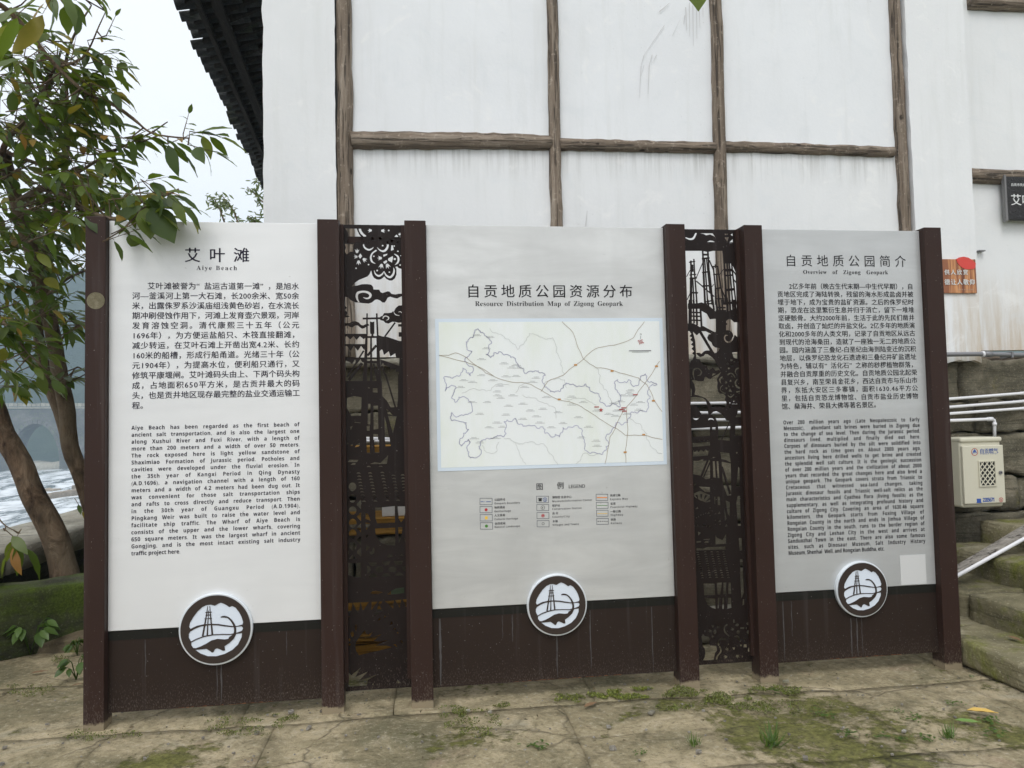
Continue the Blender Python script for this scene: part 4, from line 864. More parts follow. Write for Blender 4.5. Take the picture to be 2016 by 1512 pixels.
# ---- cut-out picture screens
def lattice1():
    p = Paint(655, 440, 812, 1372, 5, 0)
    p.win(0, 0, 1); p.poly([(655, 441.5), (812, 443.5), (812, 1352), (655, 1363)], 1)
    w = p.win(660, 440, 9.45)
    p.poly([(178,75),(395,75),(410,130),(450,210),(500,270),(480,350),(420,335),(360,360),(335,420),(335,525),(280,525),(215,578),(190,540),(180,500),(200,450),(185,400),(180,380),(225,310),(245,230),(230,160)])
    p.poly([(435,80),(475,80),(490,140),(530,190),(580,230),(545,270),(520,265),(525,240),(470,190),(440,130)])
    for a in [(645,130,180,42),(890,135,0,42),(690,285,95,42),(838,285,70,42),(1195,200,-120,28),(405,515,-90,44),(378,620,180,44),(435,725,85,46),(545,675,40,46),(830,645,180,46),(858,790,100,48),(975,788,65,50)]: p.crown(*a)
    for a in [(995,130,16),(608,360,12),(882,412,16),(1097,420,14),(1165,517,15),(718,610,15),(620,765,15),(387,833,15),(780,875,17),(1007,905,15),(1107,662,21),(1207,773,15),(1217,600,9),(1160,350,22)]: p.ell(*a)
    for P in [[(1105,240),(1140,205),(1172,240),(1155,275),(1110,275)],[(1190,245),(1220,245),(1220,275),(1190,275)],[(1020,300),(1085,305),(1070,350),(1040,355)],[(960,320),(990,400),(955,400)],[(1045,405),(1070,405),(1090,490),(1035,508)],[(890,580),(975,560),(960,590),(900,622)],[(1070,605),(1075,640),(1055,730),(980,685),(985,650)],[(890,715),(950,680),(970,710),(950,735),(915,755)],[(465,555),(500,605),(480,640),(462,655),(428,610)]]: p.poly(P)
    p.stroke([(527,275),(527,400),(560,460),(625,490),(680,470),(716,436)],[20,24,32,34,26,3]); p.stroke([(778,440),(830,495),(895,515),(950,480),(980,405),(975,330)],[4,24,40,44,34,16])
    p.stroke([(765,500),(690,555),(662,630),(685,710),(750,748)],[30,28,34,34,4]); p.stroke([(1098,565),(1160,610),(1178,665),(1160,730),(1110,770)],[14,34,38,34,4])
    p.stroke([(722,870),(750,940),(810,975),(870,945),(908,890)],[4,24,38,30,10]); p.stroke([(908,890),(950,965),(1020,1000),(1075,950),(1095,880),(1083,820)],[10,32,40,40,32,5])
    p.poly([(668,872),(690,960),(720,1010),(770,1040),(820,1045),(870,1025),(912,985),(950,1030),(1010,1060),(1060,1060),(1110,1020),(1140,950),(1140,850),(1120,810),(1150,795),(1180,830),(1240,845),(1240,1308),(1180,1308),(1120,1322),(1050,1310),(1010,1268),(975,1262),(880,1295),(840,1275),(820,1232),(712,1228),(705,1180),(670,1140),(590,1128),(500,1130),(420,1152),(310,1170),(370,1100),(440,1050),(600,985),(640,940)])
    # open ground below the first cloud
    p.poly([(190,1365),(240,1375),(280,1420),(320,1445),(380,1468),(440,1470),(500,1480),(620,1490),(680,1470),(740,1420),(780,1412),(830,1430),(880,1470),(920,1470),(950,1430),(975,1380),(1020,1362),(1080,1380),(1150,1395),(1200,1370),(1240,1352),(1240,2190),(1200,2560),(1195,2930),(195,2930)])
    p.stroke([(445,1465),(415,1420),(400,1350),(425,1290),(520,1268),(610,1285),(655,1330),(635,1380),(580,1395),(520,1375)],[14,30,44,48,36,44,46,36,26,6])
    p.win(660, 590, 9.45)
    p.ell(172,150,40,30,1); p.ell(180,250,45,45,1); p.poly([(190,280),(280,320),(190,330)],1)
    p.poly([(180,440),(260,435),(320,405),(380,400),(440,425),(480,470),(520,480),(570,455),(610,450),(640,475),(600,490),(540,530),(500,540),(460,515),(420,480),(370,480),(320,515),(270,505),(230,480),(180,495)],1)
    p.poly([(1250,105),(1180,110),(1120,160),(1090,230),(1075,215),(1050,240),(980,250),(910,250),(880,300),(850,310),(820,340),(840,380),(900,395),(930,430),(990,445),(1030,425),(1060,410),(1120,415),(1180,430),(1250,420)],1)
    p.stroke([(1090,235),(1125,280),(1190,295)],[8,18,12]); p.stroke([(1172,235),(1210,222),(1235,245)],[6,16,10]); p.stroke([(888,350),(905,315),(950,305),(993,330),(985,365),(945,385)],[20,22,18,22,20,4])
    L = p.line
    L(592,255,590,640,28); L(772,255,790,700,32); L(510,352,850,345,34); p.poly([(645,405),(690,418),(728,405),(728,630),(710,640),(710,690),(672,690),(672,640),(650,630)],1); L(560,695,840,695,36)
    p.poly([(562,640),(603,640),(590,1512),(510,1512),(545,1000)],1); p.poly([(765,690),(808,690),(835,1100),(858,1512),(780,1512),(770,1000)],1); p.poly([(650,690),(682,690),(690,1512),(645,1512)],1)
    L(1115,425,920,690,30); p.poly([(800,660),(880,685),(960,690),(1200,770),(1250,770),(1250,1090),(1135,1085),(1115,1000),(1025,1055),(995,960),(905,1030),(880,935),(860,925),(815,970)],1)
    p.rect(1170,455,1250,500,1); p.rect(1180,605,1250,690,1); p.rect(1228,420,1260,1100,1); p.poly([(1195,1080),(1260,1080),(1260,1520),(1180,1520)],1)
    p.poly([(838,1110),(1195,1230),(1195,1340),(1130,1345),(1120,1260),(1035,1310),(1010,1250),(905,1215),(890,1175),(850,1230)],1); L(765,850,600,1040,44)
    p.poly([(185,635),(570,635),(570,700),(530,735),(460,680),(395,750),(340,680),(280,740),(215,680),(185,690)],1); p.poly([(185,825),(570,825),(540,940),(480,860),(420,950),(345,860),(290,950),(215,860),(185,870)],1)
    p.poly([(185,1075),(560,1075),(560,1180),(500,1160),(470,1110),(400,1200),(370,1115),(310,1200),(270,1160),(185,1130)],1); L(530,950,220,1440,30); L(500,1180,250,1500,56); L(560,1162,840,1162,50)
    L(715,1190,790,1520,36); L(865,1235,975,1520,28)
    p.win(660, 740, 9.45)
    p.poly([(215,90),(345,195),(420,180),(500,175),(860,175),(875,380),(960,450),(1030,585),(1155,580),(1140,760),(1150,1512),(195,1512),(195,90)],1)
    p.poly([(860,-20),(1180,-20),(1170,400),(1150,580),(1030,585),(960,460),(880,380)]); L(935,-30,1120,590,32); p.rect(1168,-30,1262,600,1)
    for P in [[(700,230),(785,230),(788,312),(700,305)],[(608,212),(642,214),(640,235),(610,230)],[(220,410),(350,375),(490,400),(480,740),(300,745),(215,590)],[(612,520),(655,520),(652,905),(602,900)],[(712,558),(795,552),(802,985),(715,1000)],[(950,610),(1010,665),(1070,735),(975,705)],[(915,750),(940,830),(1000,1140),(925,1145)],[(985,745),(1142,755),(1072,1070)],[(585,930),(640,925),(640,1020),(590,1018)],[(710,1080),(795,1085),(797,1190),(710,1190)],[(578,1120),(636,1118),(645,1440),(590,1440)],[(725,1200),(815,1190),(822,1430),(738,1432)],[(922,1145),(1010,1145),(1032,1310),(935,1315)],[(365,1330),(400,1275),(458,1245),(460,1290),(440,1310)],[(225,1240),(250,1250),(230,1280)],[(295,1270),(332,1268),(320,1300),(290,1300)],[(280,950),(330,930),(290,1005)],[(360,870),(470,880),(470,868),(365,855)]]: p.poly(P)
    p.win(660, 890, 9.45)
    for P in [[(230,185),(270,140),(435,145),(405,182)],[(280,235),(330,205),(380,205),(370,235)],[(650,220),(740,185),(840,205),(985,60),(960,218),(700,224)]]: p.poly(P)
    def hood(cx, cy): p.poly([(cx-40,cy+10),(cx-22,cy-10),(cx+14,cy-12),(cx+42,cy+14),(cx,cy+6)])
    for x, y, n_, dx in [(435,390,10,11),(650,388,10,11),(875,378,10,11),(1082,432,9,11),(1258,425,6,6)]:
        for i in range(n_): hood(x+dx*i, y+58*i)
    hood(625,268); hood(845,264)
    def drop(cx, cy, rx, ry): p.poly([(cx+rx*math.sin(t)*(1 if math.cos(t) > 0 else (1+.25*math.cos(t))), cy-ry*math.cos(t)) for t in [2*math.pi*i/24 for i in range(24)]])
    for a in [(322,648,72,82),(322,862,70,78),(325,1090,72,80),(327,1325,72,85)]: drop(*a)
    for P in [[(480,880),(400,965),(400,990),(480,1060)],[(480,1120),(400,1200),(480,1290)],[(480,1320),(400,1400),(480,1500)],[(565,1140),(610,1150),(660,1280),(565,1245)],[(565,1310),(640,1320),(655,1350),(575,1450)],[(745,1030),(850,1030),(1110,1005),(1110,1310),(780,1330),(750,1240)],[(1160,1010),(1305,1010),(1300,1120),(1280,1240),(1225,1310),(1180,1240)]]: p.poly(P)
    p.win(660, 1040, 9.45)
    for P in [[(740,5),(1115,-12),(1115,320),(960,315),(850,270),(780,190),(748,90)],[(1170,-15),(1250,-15),(1240,110),(1185,280)],[(1300,170),(1280,190),(1305,270)],[(320,490),(405,570),(255,570)],[(480,140),(405,205),(405,245),(480,320)],[(480,350),(405,420),(405,460),(480,530)],[(240,200),(265,240),(240,270)],[(240,410),(260,440),(240,490)],[(580,300),(645,355),(575,430)],[(575,130),(618,120),(580,190)],[(710,350),(735,400),(725,460),(680,495),(640,475),(640,440),(685,430),(695,390)],[(955,540),(1000,485),(1040,485),(1080,520),(1000,545)],[(1195,515),(1240,475),(1275,515)],
              [(245,635),(350,650),(480,635),(480,915),(390,915),(245,870)],[(620,635),(785,635),(760,685),(700,710),(650,690)],[(860,628),(1030,612),(1000,675),(940,695),(890,670)],[(1090,612),(1265,605),(1230,670),(1175,687),(1120,665)],[(595,690),(640,720),(670,770),(640,830),(592,855)],[(1240,710),(1310,700),(1310,800),(1265,795)],[(615,915),(650,850),(720,835),(765,860),(800,905)],[(860,905),(900,840),(970,830),(1035,888)],[(1100,890),(1130,830),(1200,815),(1275,875)],[(645,1205),(700,1170),(760,1160),(885,1190),(800,1225),(700,1222)],[(960,1235),(1050,1160),(1130,1120),(1280,1100),(1285,1205),(1130,1227)]]: p.poly(P)
    drop(325,110,72,90); drop(328,335,72,80); p.ell(825,765,74,62); p.ell(1065,765,74,54)
    p.win(660, 1190, 8.4)
    p.poly([(215,-25),(760,-50),(900,-60),(1180,-90),(1180,40),(1060,55),(960,90),(830,120),(740,100),(640,140),(550,160),(450,130),(380,130),(270,160),(215,120)])
    for P in [[(285,-40),(390,190),(200,190),(268,100)],[(415,-50),(470,170),(370,170),(400,60)],[(600,-110),(450,125),(560,200),(600,60)],[(740,-100),(550,160),(760,200),(690,90)],[(790,-80),(975,85),(830,140),(740,40)],[(975,-100),(1060,50),(960,100),(960,60)],[(1100,-120),(1180,60),(1050,90),(1070,30)]]: p.poly(P, 1)
    for P in [[(640,165),(680,130),(760,130),(650,180)],[(800,225),(820,180),(850,205)],[(680,268),(745,220),(745,265)],[(860,150),(880,135),(890,175)],[(905,340),(930,278),(955,315)],[(950,420),(990,385),(1005,412)],[(1015,470),(1035,450),(1045,485)],[(1060,610),(1105,590),(1120,640)],[(950,660),(1000,655),(1030,712)],[(320,370),(345,325),(365,375),(340,450)],[(215,205),(228,185),(240,210)],[(350,610),(410,525),(490,425),(505,480),(550,500),(635,435),(560,550),(780,485),(630,605),(705,612),(880,588),(665,680),(840,680),(950,708),(390,840),(345,770),(330,690)],[(220,1120),(265,1170),(430,1040),(330,1200),(545,1105),(395,1258),(700,1155),(540,1250),(520,1345),(220,1370)],[(1010,1300),(1030,1240),(1080,1300)],[(610,1335),(628,1290),(635,1335)],[(1170,950),(1180,905),(1185,945)]]: p.poly(P)
    p.ell(283,490,26,50); p.ell(240,665,22,20); p.poly([(220,570),(240,555),(255,580),(230,620)])
    return p
def lattice2():
    p = Paint(1325, 440, 1495, 1330, 5, 0); p.win(0, 0, 1); p.poly([(1325, 451), (1495, 452.5), (1495, 1303), (1325, 1312)], 1)
    p.win(1330, 440, 9.45); L = p.line
    p.stroke([(185,262),(260,290),(330,275),(380,185)],[20,34,40,32]); p.poly([(440,182),(690,182),(740,250),(765,310),(715,240),(640,205),(565,222),(520,195)]); p.poly([(585,345),(640,315),(700,322),(740,348)])
    for P in [[(905,190),(980,190),(960,215),(920,215)],[(910,258),(990,255),(960,345)],[(1020,210),(1060,185),(1065,240)],[(1000,350),(1065,290),(1068,350)],[(1010,430),(1075,430),(1075,490)],[(580,360),(630,360),(615,385),(585,380)],[(1000,360),(1070,365),(1070,378),(1000,375)]]: p.poly(P)
    p.poly([(170,508),(490,508),(520,512),(600,530),(700,508),(870,508),(890,650),(890,740),(1045,740),(1130,930),(1150,1000),(1180,1512),(1165,3000),(180,3000)])
    for a in [(285,690,290,1000,30),(290,1000,285,1512,44),(340,660,352,900,22),(352,900,400,1512,24),(320,1020,345,1512,22),(250,722,362,705,20),(260,958,385,945,18),(262,1028,395,1010,30),(270,1288,415,1290,28),(312,765,320,900,30),(270,870,205,990,12),(385,1070,720,1360,18),(270,1300,215,1420,14),(510,720,385,1010,14),
              (505,510,520,900,28),(520,900,550,1512,34),(600,510,622,900,28),(622,900,690,1512,40),(540,650,600,1512,22),(575,650,640,1300,18),(500,580,620,580,34),(490,655,632,640,30),(495,912,640,895,26),(500,1165,670,1155,30),(550,1462,700,1430,24),(625,680,712,880,20),(712,1130,660,1200,12),
              (700,790,742,1200,24),(742,1200,750,1512,30),(782,790,805,950,22),(805,950,900,1512,24),(762,950,812,1512,22),(695,802,790,795,20),(738,760,738,830,18),(700,950,812,940,24),(730,1212,835,1200,28),(750,1400,900,1400,22),(892,850,820,950,12),(840,1200,935,1400,22),(940,1380,940,1512,60),
              (905,720,930,1200,30),(930,1200,945,1512,34),(955,720,1005,1512,22),(1000,720,1065,1512,22),(1042,740,1125,1512,24),(905,870,1060,865,52),(905,972,1060,960,30),(920,1242,1100,1222,46),(940,1475,1140,1475,44),(1050,850,1145,985,20),(1070,1030,1160,1140,18)]: L(*a)
    p.poly([(870,400),(1200,400),(1200,800),(1150,800),(1045,745),(890,745)],1); p.rect(1150,700,1300,3200,1)
    p.win(1330, 590, 9.45)
    for a in [(275,0,270,470,60),(330,0,345,120,26),(385,0,400,100,24),(388,90,400,480,30),(462,150,485,520,32),(330,120,345,440,26)]: L(*a)
    for y in (130,235,305,380): L(245,y,480,y+6,26)
    L(235,110,480,110,70)
    for a in [(600,0,620,160,24),(550,0,560,130,26),(690,0,715,200,30),(560,80,700,70,24)]: L(*a)
    for a in [(750,0,780,230,30),(800,0,830,230,26),(860,0,880,240,26),(760,145,930,150,26),(960,0,965,260,34),(1010,0,1020,220,30),(1080,0,1100,240,80)]: L(*a)
    p.poly([(230,70),(400,70),(480,50),(560,80),(640,130),(720,200),(770,240),(770,370),(740,355),(640,365),(580,260),(480,205),(450,170),(230,170)],1); p.rect(750,190,940,760,1)
    p.poly([(860,250),(940,230),(1040,190),(1180,150),(1200,430),(1150,420),(1090,420),(1040,370),(990,360),(920,410),(860,500)],1); p.poly([(920,430),(960,440),(960,468),(930,470)],1)
    p.poly([(230,440),(330,440),(450,510),(510,490),(640,560),(760,620),(740,650),(650,630),(560,585),(480,585),(440,620),(395,662),(330,600),(230,580)],1)
    p.ell(965,685,108,118,1); p.poly([(600,680),(620,645),(650,640),(760,590),(900,600),(1060,760),(1100,655),(1140,690),(1200,690),(1200,985),(1110,975),(1050,985),(1080,1080),(1150,1100),(1200,1110),(1200,1560),(860,1512),(850,1350),(800,1260),(720,1110),(640,1020),(760,985),(800,950),(820,900),(740,890),(690,850),(670,795),(610,750),(590,710)],1)
    p.stroke([(975,668),(930,665),(910,715),(940,775),(1000,790),(1050,745),(1068,690)],[6,22,26,28,30,26,8]); L(460,600,690,990,46)
    p.poly([(380,990),(440,985),(480,1010),(530,960),(570,945),(650,945),(720,980),(760,1150),(680,1070),(600,1015),(550,1010),(520,1050),(460,1068),(420,1040)],1)
    p.poly([(262,590),(320,600),(365,770),(378,1000),(382,1130),(320,1110),(352,1030),(310,1000),(345,960),(300,910),(335,870),(288,832),(325,790),(275,745),(310,700),(258,680),(295,635)],1)
    p.poly([(250,1210),(290,1130),(370,1095),(440,1110),(478,1170),(500,1215),(580,1230),(600,1290),(630,1312),(690,1260),(740,1320),(810,1305),(850,1350),(790,1385),(690,1370),(660,1460),(620,1470),(560,1430),(520,1530),(380,1540),(250,1500)],1)
    p.stroke([(355,1490),(330,1400),(335,1310),(380,1280),(440,1290),(480,1345),(455,1400),(405,1412)],[6,24,30,22,20,26,24,6])
    p.stroke([(1200,1265),(1130,1290),(1112,1350),(1150,1410)],[20,24,22,4]); p.stroke([(965,1400),(1015,1370),(1070,1390),(1112,1460)],[26,20,24,8])
    for a in [(1035,1125,-60,28),(1045,1210,90,26),(965,1188,180,26),(1095,1162,0,24),(990,1275,-70,26)]: p.crown(*a)
    for a in [(1165,1163,9),(940,1335,10),(1190,1330,9),(1040,1425,10)]: p.ell(*a)
    p.win(1330, 740, 9.45); p.rect(250,95,1300,3200,1); p.poly([(250,60),(520,90),(860,-100),(860,120),(250,120)], 1)
    for P in [[(300,85),(350,75),(420,100),(520,100),(545,15),(600,45),(650,60),(690,20),(790,-30),(850,-80),(770,60),(785,130),(775,190),(790,290),(830,330),(900,335),(935,380),(920,440),(950,500),(940,560),(900,600),(840,575),(760,570),(670,595),(640,500),(560,420),(480,385),(350,345),(370,260),(350,160)],[(280,400),(340,395),(420,395),(500,410),(560,450),(590,540),(610,710),(480,712),(440,650),(420,590),(360,550),(280,540)],[(280,220),(300,260),(300,370),(280,380)],[(650,715),(700,670),(760,655),(830,690),(880,730),(950,830),(1020,840),(1020,980),(1000,1010),(1010,1210),(850,1190),(790,1190),(790,940),(775,860),(740,775)],[(1155,620),(1220,630),(1225,770),(1110,770),(1150,700)],[(1110,910),(1150,900),(1230,920),(1240,1110),(1105,1110)],[(295,980),(640,960),(645,1110),(305,1140)],[(1010,230),(1055,300),(985,290)],[(1125,290),(1200,275),(1200,300),(1130,310)],[(315,1250),(640,1225),(640,1292),(320,1322)],[(330,1380),(640,1335),(600,1480),(320,1500)],[(680,960),(745,955),(745,1005),(680,1005)]]: p.poly(P)
    p.line(1012,840,855,1190,16); p.poly([(330,1370),(640,1320),(640,1360),(600,1400),(560,1360),(520,1410),(470,1370),(430,1420),(400,1385),(350,1420)],1)
    for x in (400,465,530,600): p.poly([(x-16,1215),(x,1180),(x+16,1215)])
    p.stroke([(318,775),(380,805),(448,770)],[20,38,12]); p.stroke([(605,822),(655,792),(712,820)],[10,34,12]); p.stroke([(875,12),(822,70),(850,150)],[20,34,6]); p.stroke([(1150,60),(1112,120),(1140,200),(1200,228)],[12,32,36,30]); p.stroke([(885,170),(840,210),(835,270),(900,320),(930,318)],[8,14,12,14,8]); p.stroke([(968,355),(1022,395),(1085,345)],[10,26,10]); p.stroke([(1045,525),(1090,520),(1110,525)],[16,18,14])
    for a in [(940,122,180,26),(1025,95,90,28),(945,230,150,24),(1085,465,-60,24),(1010,580,60,26),(1135,525,-30,22),(1010,505,90,20)]: p.crown(*a)
    for P in [[(975,150),(1005,200),(985,215)],[(1050,150),(1075,205),(1060,210)]]: p.poly(P)
    for a in [(880,55,10),(1175,145,9),(1180,328,9),(1122,390,8),(1205,390,8),(875,255,7),(1028,345,10),(1212,540,10),(952,630,8)]: p.ell(*a)
    p.win(1330, 890, 9.45)
    for P in [[(330,160),(420,165),(500,130),(520,165),(640,150),(645,485),(560,505),(470,440),(330,410)],[(690,170),(800,170),(815,485),(700,470)],[(830,0),(1000,20),(1028,195),(940,150),(850,130)],[(855,180),(1030,215),(1038,800),(960,812),(880,600)],[(1165,270),(1190,300),(1197,640),(1130,640)],[(1155,815),(1200,815),(1215,1370),(1160,1370),(1125,950)],[(430,640),(640,655),(645,745),(545,740)],[(340,770),(450,720),(640,800),(648,920),(560,935),(450,895),(350,830)],[(780,830),(820,830),(832,990),(785,980)],[(720,830),(740,830),(742,980),(722,960)],[(930,900),(1010,930),(1005,1200),(970,1150)],[(900,1020),(950,1240),(920,1300)],[(342,590),(380,590),(375,640),(345,630)],[(1120,0),(1155,0),(1140,40)],[(690,90),(745,95),(690,115)]]: p.poly(P)
    for a in [(600,150,480,450,34),(640,190,520,470,22),(745,150,765,480,30),(860,270,1015,780,40)]: p.line(*a)
    for i in range(7): a_ = math.radians(200+i*24); p.poly([(470+230*math.cos(a_-.09),1000+220*math.sin(a_-.09)),(470+120*math.cos(a_),1000+120*math.sin(a_)),(470+230*math.cos(a_+.09),1000+220*math.sin(a_+.09))], 1)
    for a in [(385,1220,0),(425,1200,0),(470,1170,0),(515,1155,0),(560,1135,0),(610,1130,1),(640,1180,0),(735,1145,0),(810,1130,1),(740,1265,0),(820,1280,1),(410,1360,0),(520,1360,1),(575,1375,0),(635,1380,1),(940,1365,1),(740,1340,0),(825,1340,0),(400,1040,1),(640,1035,0)]:
        q = 26 if a[2] else 15; p.poly([(a[0]-q,a[1]+q*.8),(a[0]+q*.2,a[1]-q),(a[0]+q,a[1]+q*.5)])
    p.win(1330, 1040, 9.45)
    for P in [[(390,240),(480,236),(470,262),(390,270)],[(515,205),(640,195),(640,205),(520,215)],[(530,270),(560,232),(610,235),(615,270)],[(740,120),(760,170),(870,220),(940,100),(940,285),(740,300)],[(390,365),(500,378),(600,350),(925,340),(938,395),(390,412)],[(515,1030),(600,1025),(725,1030),(738,1240),(530,1248)],[(765,1015),(865,1008),(835,1230),(780,1232)],[(890,1010),(945,1010),(935,1225),(885,1228)],[(985,1010),(1030,1010),(1040,1220),(975,1222)],[(1195,570),(1245,570),(1265,1000),(1272,1200),(1225,1315),(1205,1000)],[(540,1290),(740,1310),(748,1500),(680,1480),(590,1420)],[(785,1290),(822,1290),(800,1490),(785,1490)],[(870,1290),(905,1290),(900,1500),(865,1500)],[(975,1290),(1035,1290),(1040,1480),(960,1500)],[(1250,1320),(1278,1320),(1278,1420),(1240,1440)],[(1172,180),(1230,185),(1240,410),(1190,415)],[(415,60),(470,85),(420,140)]]: p.poly(P)
    for x in (405,545,665,775,885):
        for i in range(12): xx, yy = x+8.5*i, 440+(x < 450)*8+43*i; p.poly([(xx-24,yy+10),(xx-12,yy-10),(xx+14,yy-12),(xx+32,yy+8),(xx+4,yy+2)])
    p.win(1330, 1190, 9.45)
    for P in [[(480,595),(510,550),(540,585),(615,600),(640,650),(620,700),(640,760),(760,768),(775,860),(740,900),(705,1050),(495,1055),(540,980),(552,900),(540,820),(500,770)],[(1080,590),(1140,572),(1195,600),(1215,700),(1180,680),(1150,622)],[(1265,610),(1305,625),(1280,700)],[(1270,740),(1320,740),(1325,800),(1260,800)],[(1200,425),(1280,425),(1278,460),(1205,460)]]: p.poly(P)
    p.stroke([(805,760),(795,690),(850,640),(960,655)],[30,34,26,20]); p.stroke([(815,775),(845,870),(780,960),(760,1040)],[26,30,34,30]); p.stroke([(960,378),(912,420),(918,510),(1000,592)],[34,26,34,18])
    for a in [(695,405,-90,32),(790,415,-70,28),(645,500,180,38),(690,600,90,32),(1058,460,180,36),(960,830,-120,38),(1085,815,-90,32),(930,975,180,40),(1155,965,20,44),(1215,765,90,24)]: p.crown(*a)
    for a in [(730,510,28,44),(1145,380,36,26),(1315,440,15,24),(1375,435,14,20),(1345,355,30,24),(1165,515,34,38),(1355,510,34,34),(1370,840,28,42),(1385,745,25,24),(545,497,10,20),(960,497,9,18),(1245,970,12,20),(983,742,10,14),(1085,310,16,40)]: p.ell(*a)
    return p
for fn, ip, iq, lab in ((lattice1, 1, 2, 'cut-out screen with blossom, clouds, a salt derrick and fish scales'), (lattice2, 3, 4, 'cut-out screen with several tall derricks, clouds and blossom')):
    p = fn(); xa, xb = PX[ip][1]-.004, PX[iq][0]+.004; LO = []; p.win(0, 0, 1)
    e = lambda x, z: topx((x, YL, z))
    for x, s_ in ((xa, 1), (xb, -1)):
        p.poly([e(x, 2.6), e(x+s_*.013, 2.6), e(x+s_*.013, -.2), e(x, -.2)], 1); p.poly([e(x, 2.6), e(x-s_*.3, 2.6), e(x-s_*.3, -.2), e(x, -.2)], 0)
    p.a[:6] = 0; p.a[-6:] = 0; zt = aty(735 if ip == 1 else 1410, 443 if ip == 1 else 452, YL).z; zb_ = aty(735 if ip == 1 else 1410, 1357.5 if ip == 1 else 1307, YL).z
    p.poly([e(xa-.1, zt), e(xb+.1, zt), e(xb+.1, zt+.4), e(xa-.1, zt+.4)], 0); p.poly([e(xa-.1, zb_), e(xb+.1, zb_), e(xb+.1, zb_-.4), e(xa-.1, zb_-.4)], 0)
    p.poly([e(xa, zt), e(xb, zt), e(xb, zt-.02), e(xa, zt-.02)], 1); p.poly([e(xa, zb_), e(xb, zb_), e(xb, zb_+.022), e(xa, zb_+.022)], 1)
    for Lp in p.loops():
        Q = []
        for x, y in Lp: q = aty(x, y, YL); Q.append((q.x, q.z))
        LO.append(Q)
    V, F = fill_loops(LO, .002)
    o = obj('cut_screen', [Vector((v.x, YL-v.z, v.y)) for v in V], F, M['lattice'], SG); tag(o, lab)
    z = aty(730 if ip == 1 else 1410, 474 if ip == 1 else 486, YL+.05).z
    MB().box(xa, xb, YL+.03, YL+.06, z-.017, z+.017).obj('cross_rail', M['brown'], SG)
    for xe in (PX[ip][1], PX[iq][0]-.018): MB().box(xe, xe+.018, YL-.03, YL-.004, .12, HT-.01).obj('screen_edge_strip', M['brown'], SG)
# ================================================================== things on the wall and beside it
# gas meter box
gx0, gx1 = aty(1898, 900, 5.06).x, aty(1981, 930, 5.06).x; gz1, gz0 = aty(1940, 862, 5.06).z, aty(1940, 1000, 5.06).z
GBX = empty('gas_meter_box', ((gx0+gx1)/2, 5.3, gz0), 'cream plastic gas meter box hung on the stone wall under white pipes', 'meter box')
o = MB().box(gx0, gx1, 5.10, 5.40, gz0, gz1).obj('case', M['box_cream'], GBX); bevel(o, .016, 3)
o = MB().box(gx0+.002, gx1-.002, 5.075, 5.098, gz0+.03, gz1-.055).obj('door', M['box_cream'], GBX); bevel(o, .005, 2); reg(o, GBX); DR = o
o = MB().box(gx0-.003, gx1+.003, 5.085, 5.30, gz1-.03, gz1+.004).obj('lid', M['box_cream'], GBX); bevel(o, .012, 3)
def gp(x, y): q = aty(1860+x/8.4, 840+y/8.4, 5.075); return q
vx0, vx1 = gp(575, 780).x, gp(825, 780).x; vz1, vz0 = gp(690, 580).z, gp(690, 970).z
MB().box(vx0, vx1, 5.0735, 5.0765, vz0, vz1).obj('vent_opening', M['black'], DR)
mb = MB(); w = vx1-vx0; h = vz1-vz0; st = w/2.75
def clipbar(mb, x0, z0, x1, z1, th, y0, y1):
    d = Vector((x1-x0, 0, z1-z0)); L = d.length; n_ = Vector((-d.z, 0, d.x))/L*th/2
    P = [Vector((x0, y0, z0))-n_, Vector((x1, y0, z1))-n_, Vector((x1, y0, z1))+n_, Vector((x0, y0, z0))+n_]
    mb.add(P+[q+Vector((0, y1-y0, 0)) for q in P], [(0,1,2,3),(4,7,6,5),(0,4,5,1),(1,5,6,2),(2,6,7,3),(3,7,4,0)])
for i in range(-5, 9):
    for sgn in (1, -1):
        pts = []
        c = i*st*.98
        for t in np.linspace(0, 1, 60):
            xx = t*w; zz = (c + xx*1.15) if sgn > 0 else (c+h*0+ (w-xx)*1.15)
            if 0 <= zz <= h: pts.append((vx0+xx, vz0+zz))
        if len(pts) > 3: clipbar(mb, *pts[0], *pts[-1], .0065, 5.069 if sgn > 0 else 5.0705, 5.0735)
mb.obj('vent_grille', M['box_cream'], DR)
mb = MB(); t_ = .008
for (a, b_, c_, d_) in ((vx0-t_, vx1+t_, vz1, vz1+t_), (vx0-t_, vx1+t_, vz0-t_, vz0), (vx0-t_, vx0, vz0, vz1), (vx1, vx1+t_, vz0, vz1)): mb.box(a, b_, 5.066, 5.0755, c_, d_)
mb.obj('vent_frame', M['box_cream'], DR)
c = gp(917, 758); disc(MB(), .013, 5.066, 5.076, c, 20).obj('lock', M['pipe_grey'], DR); disc(MB(), .005, 5.0652, 5.067, c, 12).obj('keyhole', M['black'], DR)
M['blue'] = flat('blue_print', (.03, .09, .35), .5); M['redp'] = flat('red_print', (.42, .05, .05), .5)
def gtext(name, s, x0, x1, yb, px, mat, off=.01):
    mb = MB(); A = gp(x0, yb); Bq = gp(x1, yb); size = px/8.4*(A-EYE).dot(Fv)/FPX; text_line(mb, style(s, 'bold'), A.x, A.z, size, Bq.x-A.x, off, 0, squeeze=.7 if ord(s[0]) < 200 else 1); place(mb, name, mat, DR, 5.0742)
gtext('company_lettering', '自贡燃气', 575, 885, 438, 88, M['blue'], .02); gtext('phone_lettering', '2205671', 628, 828, 1245, 92, M['blue'], .02)
gtext('small_lettering', 'ZIGONG RANQI', 590, 865, 462, 26, M['blue'])
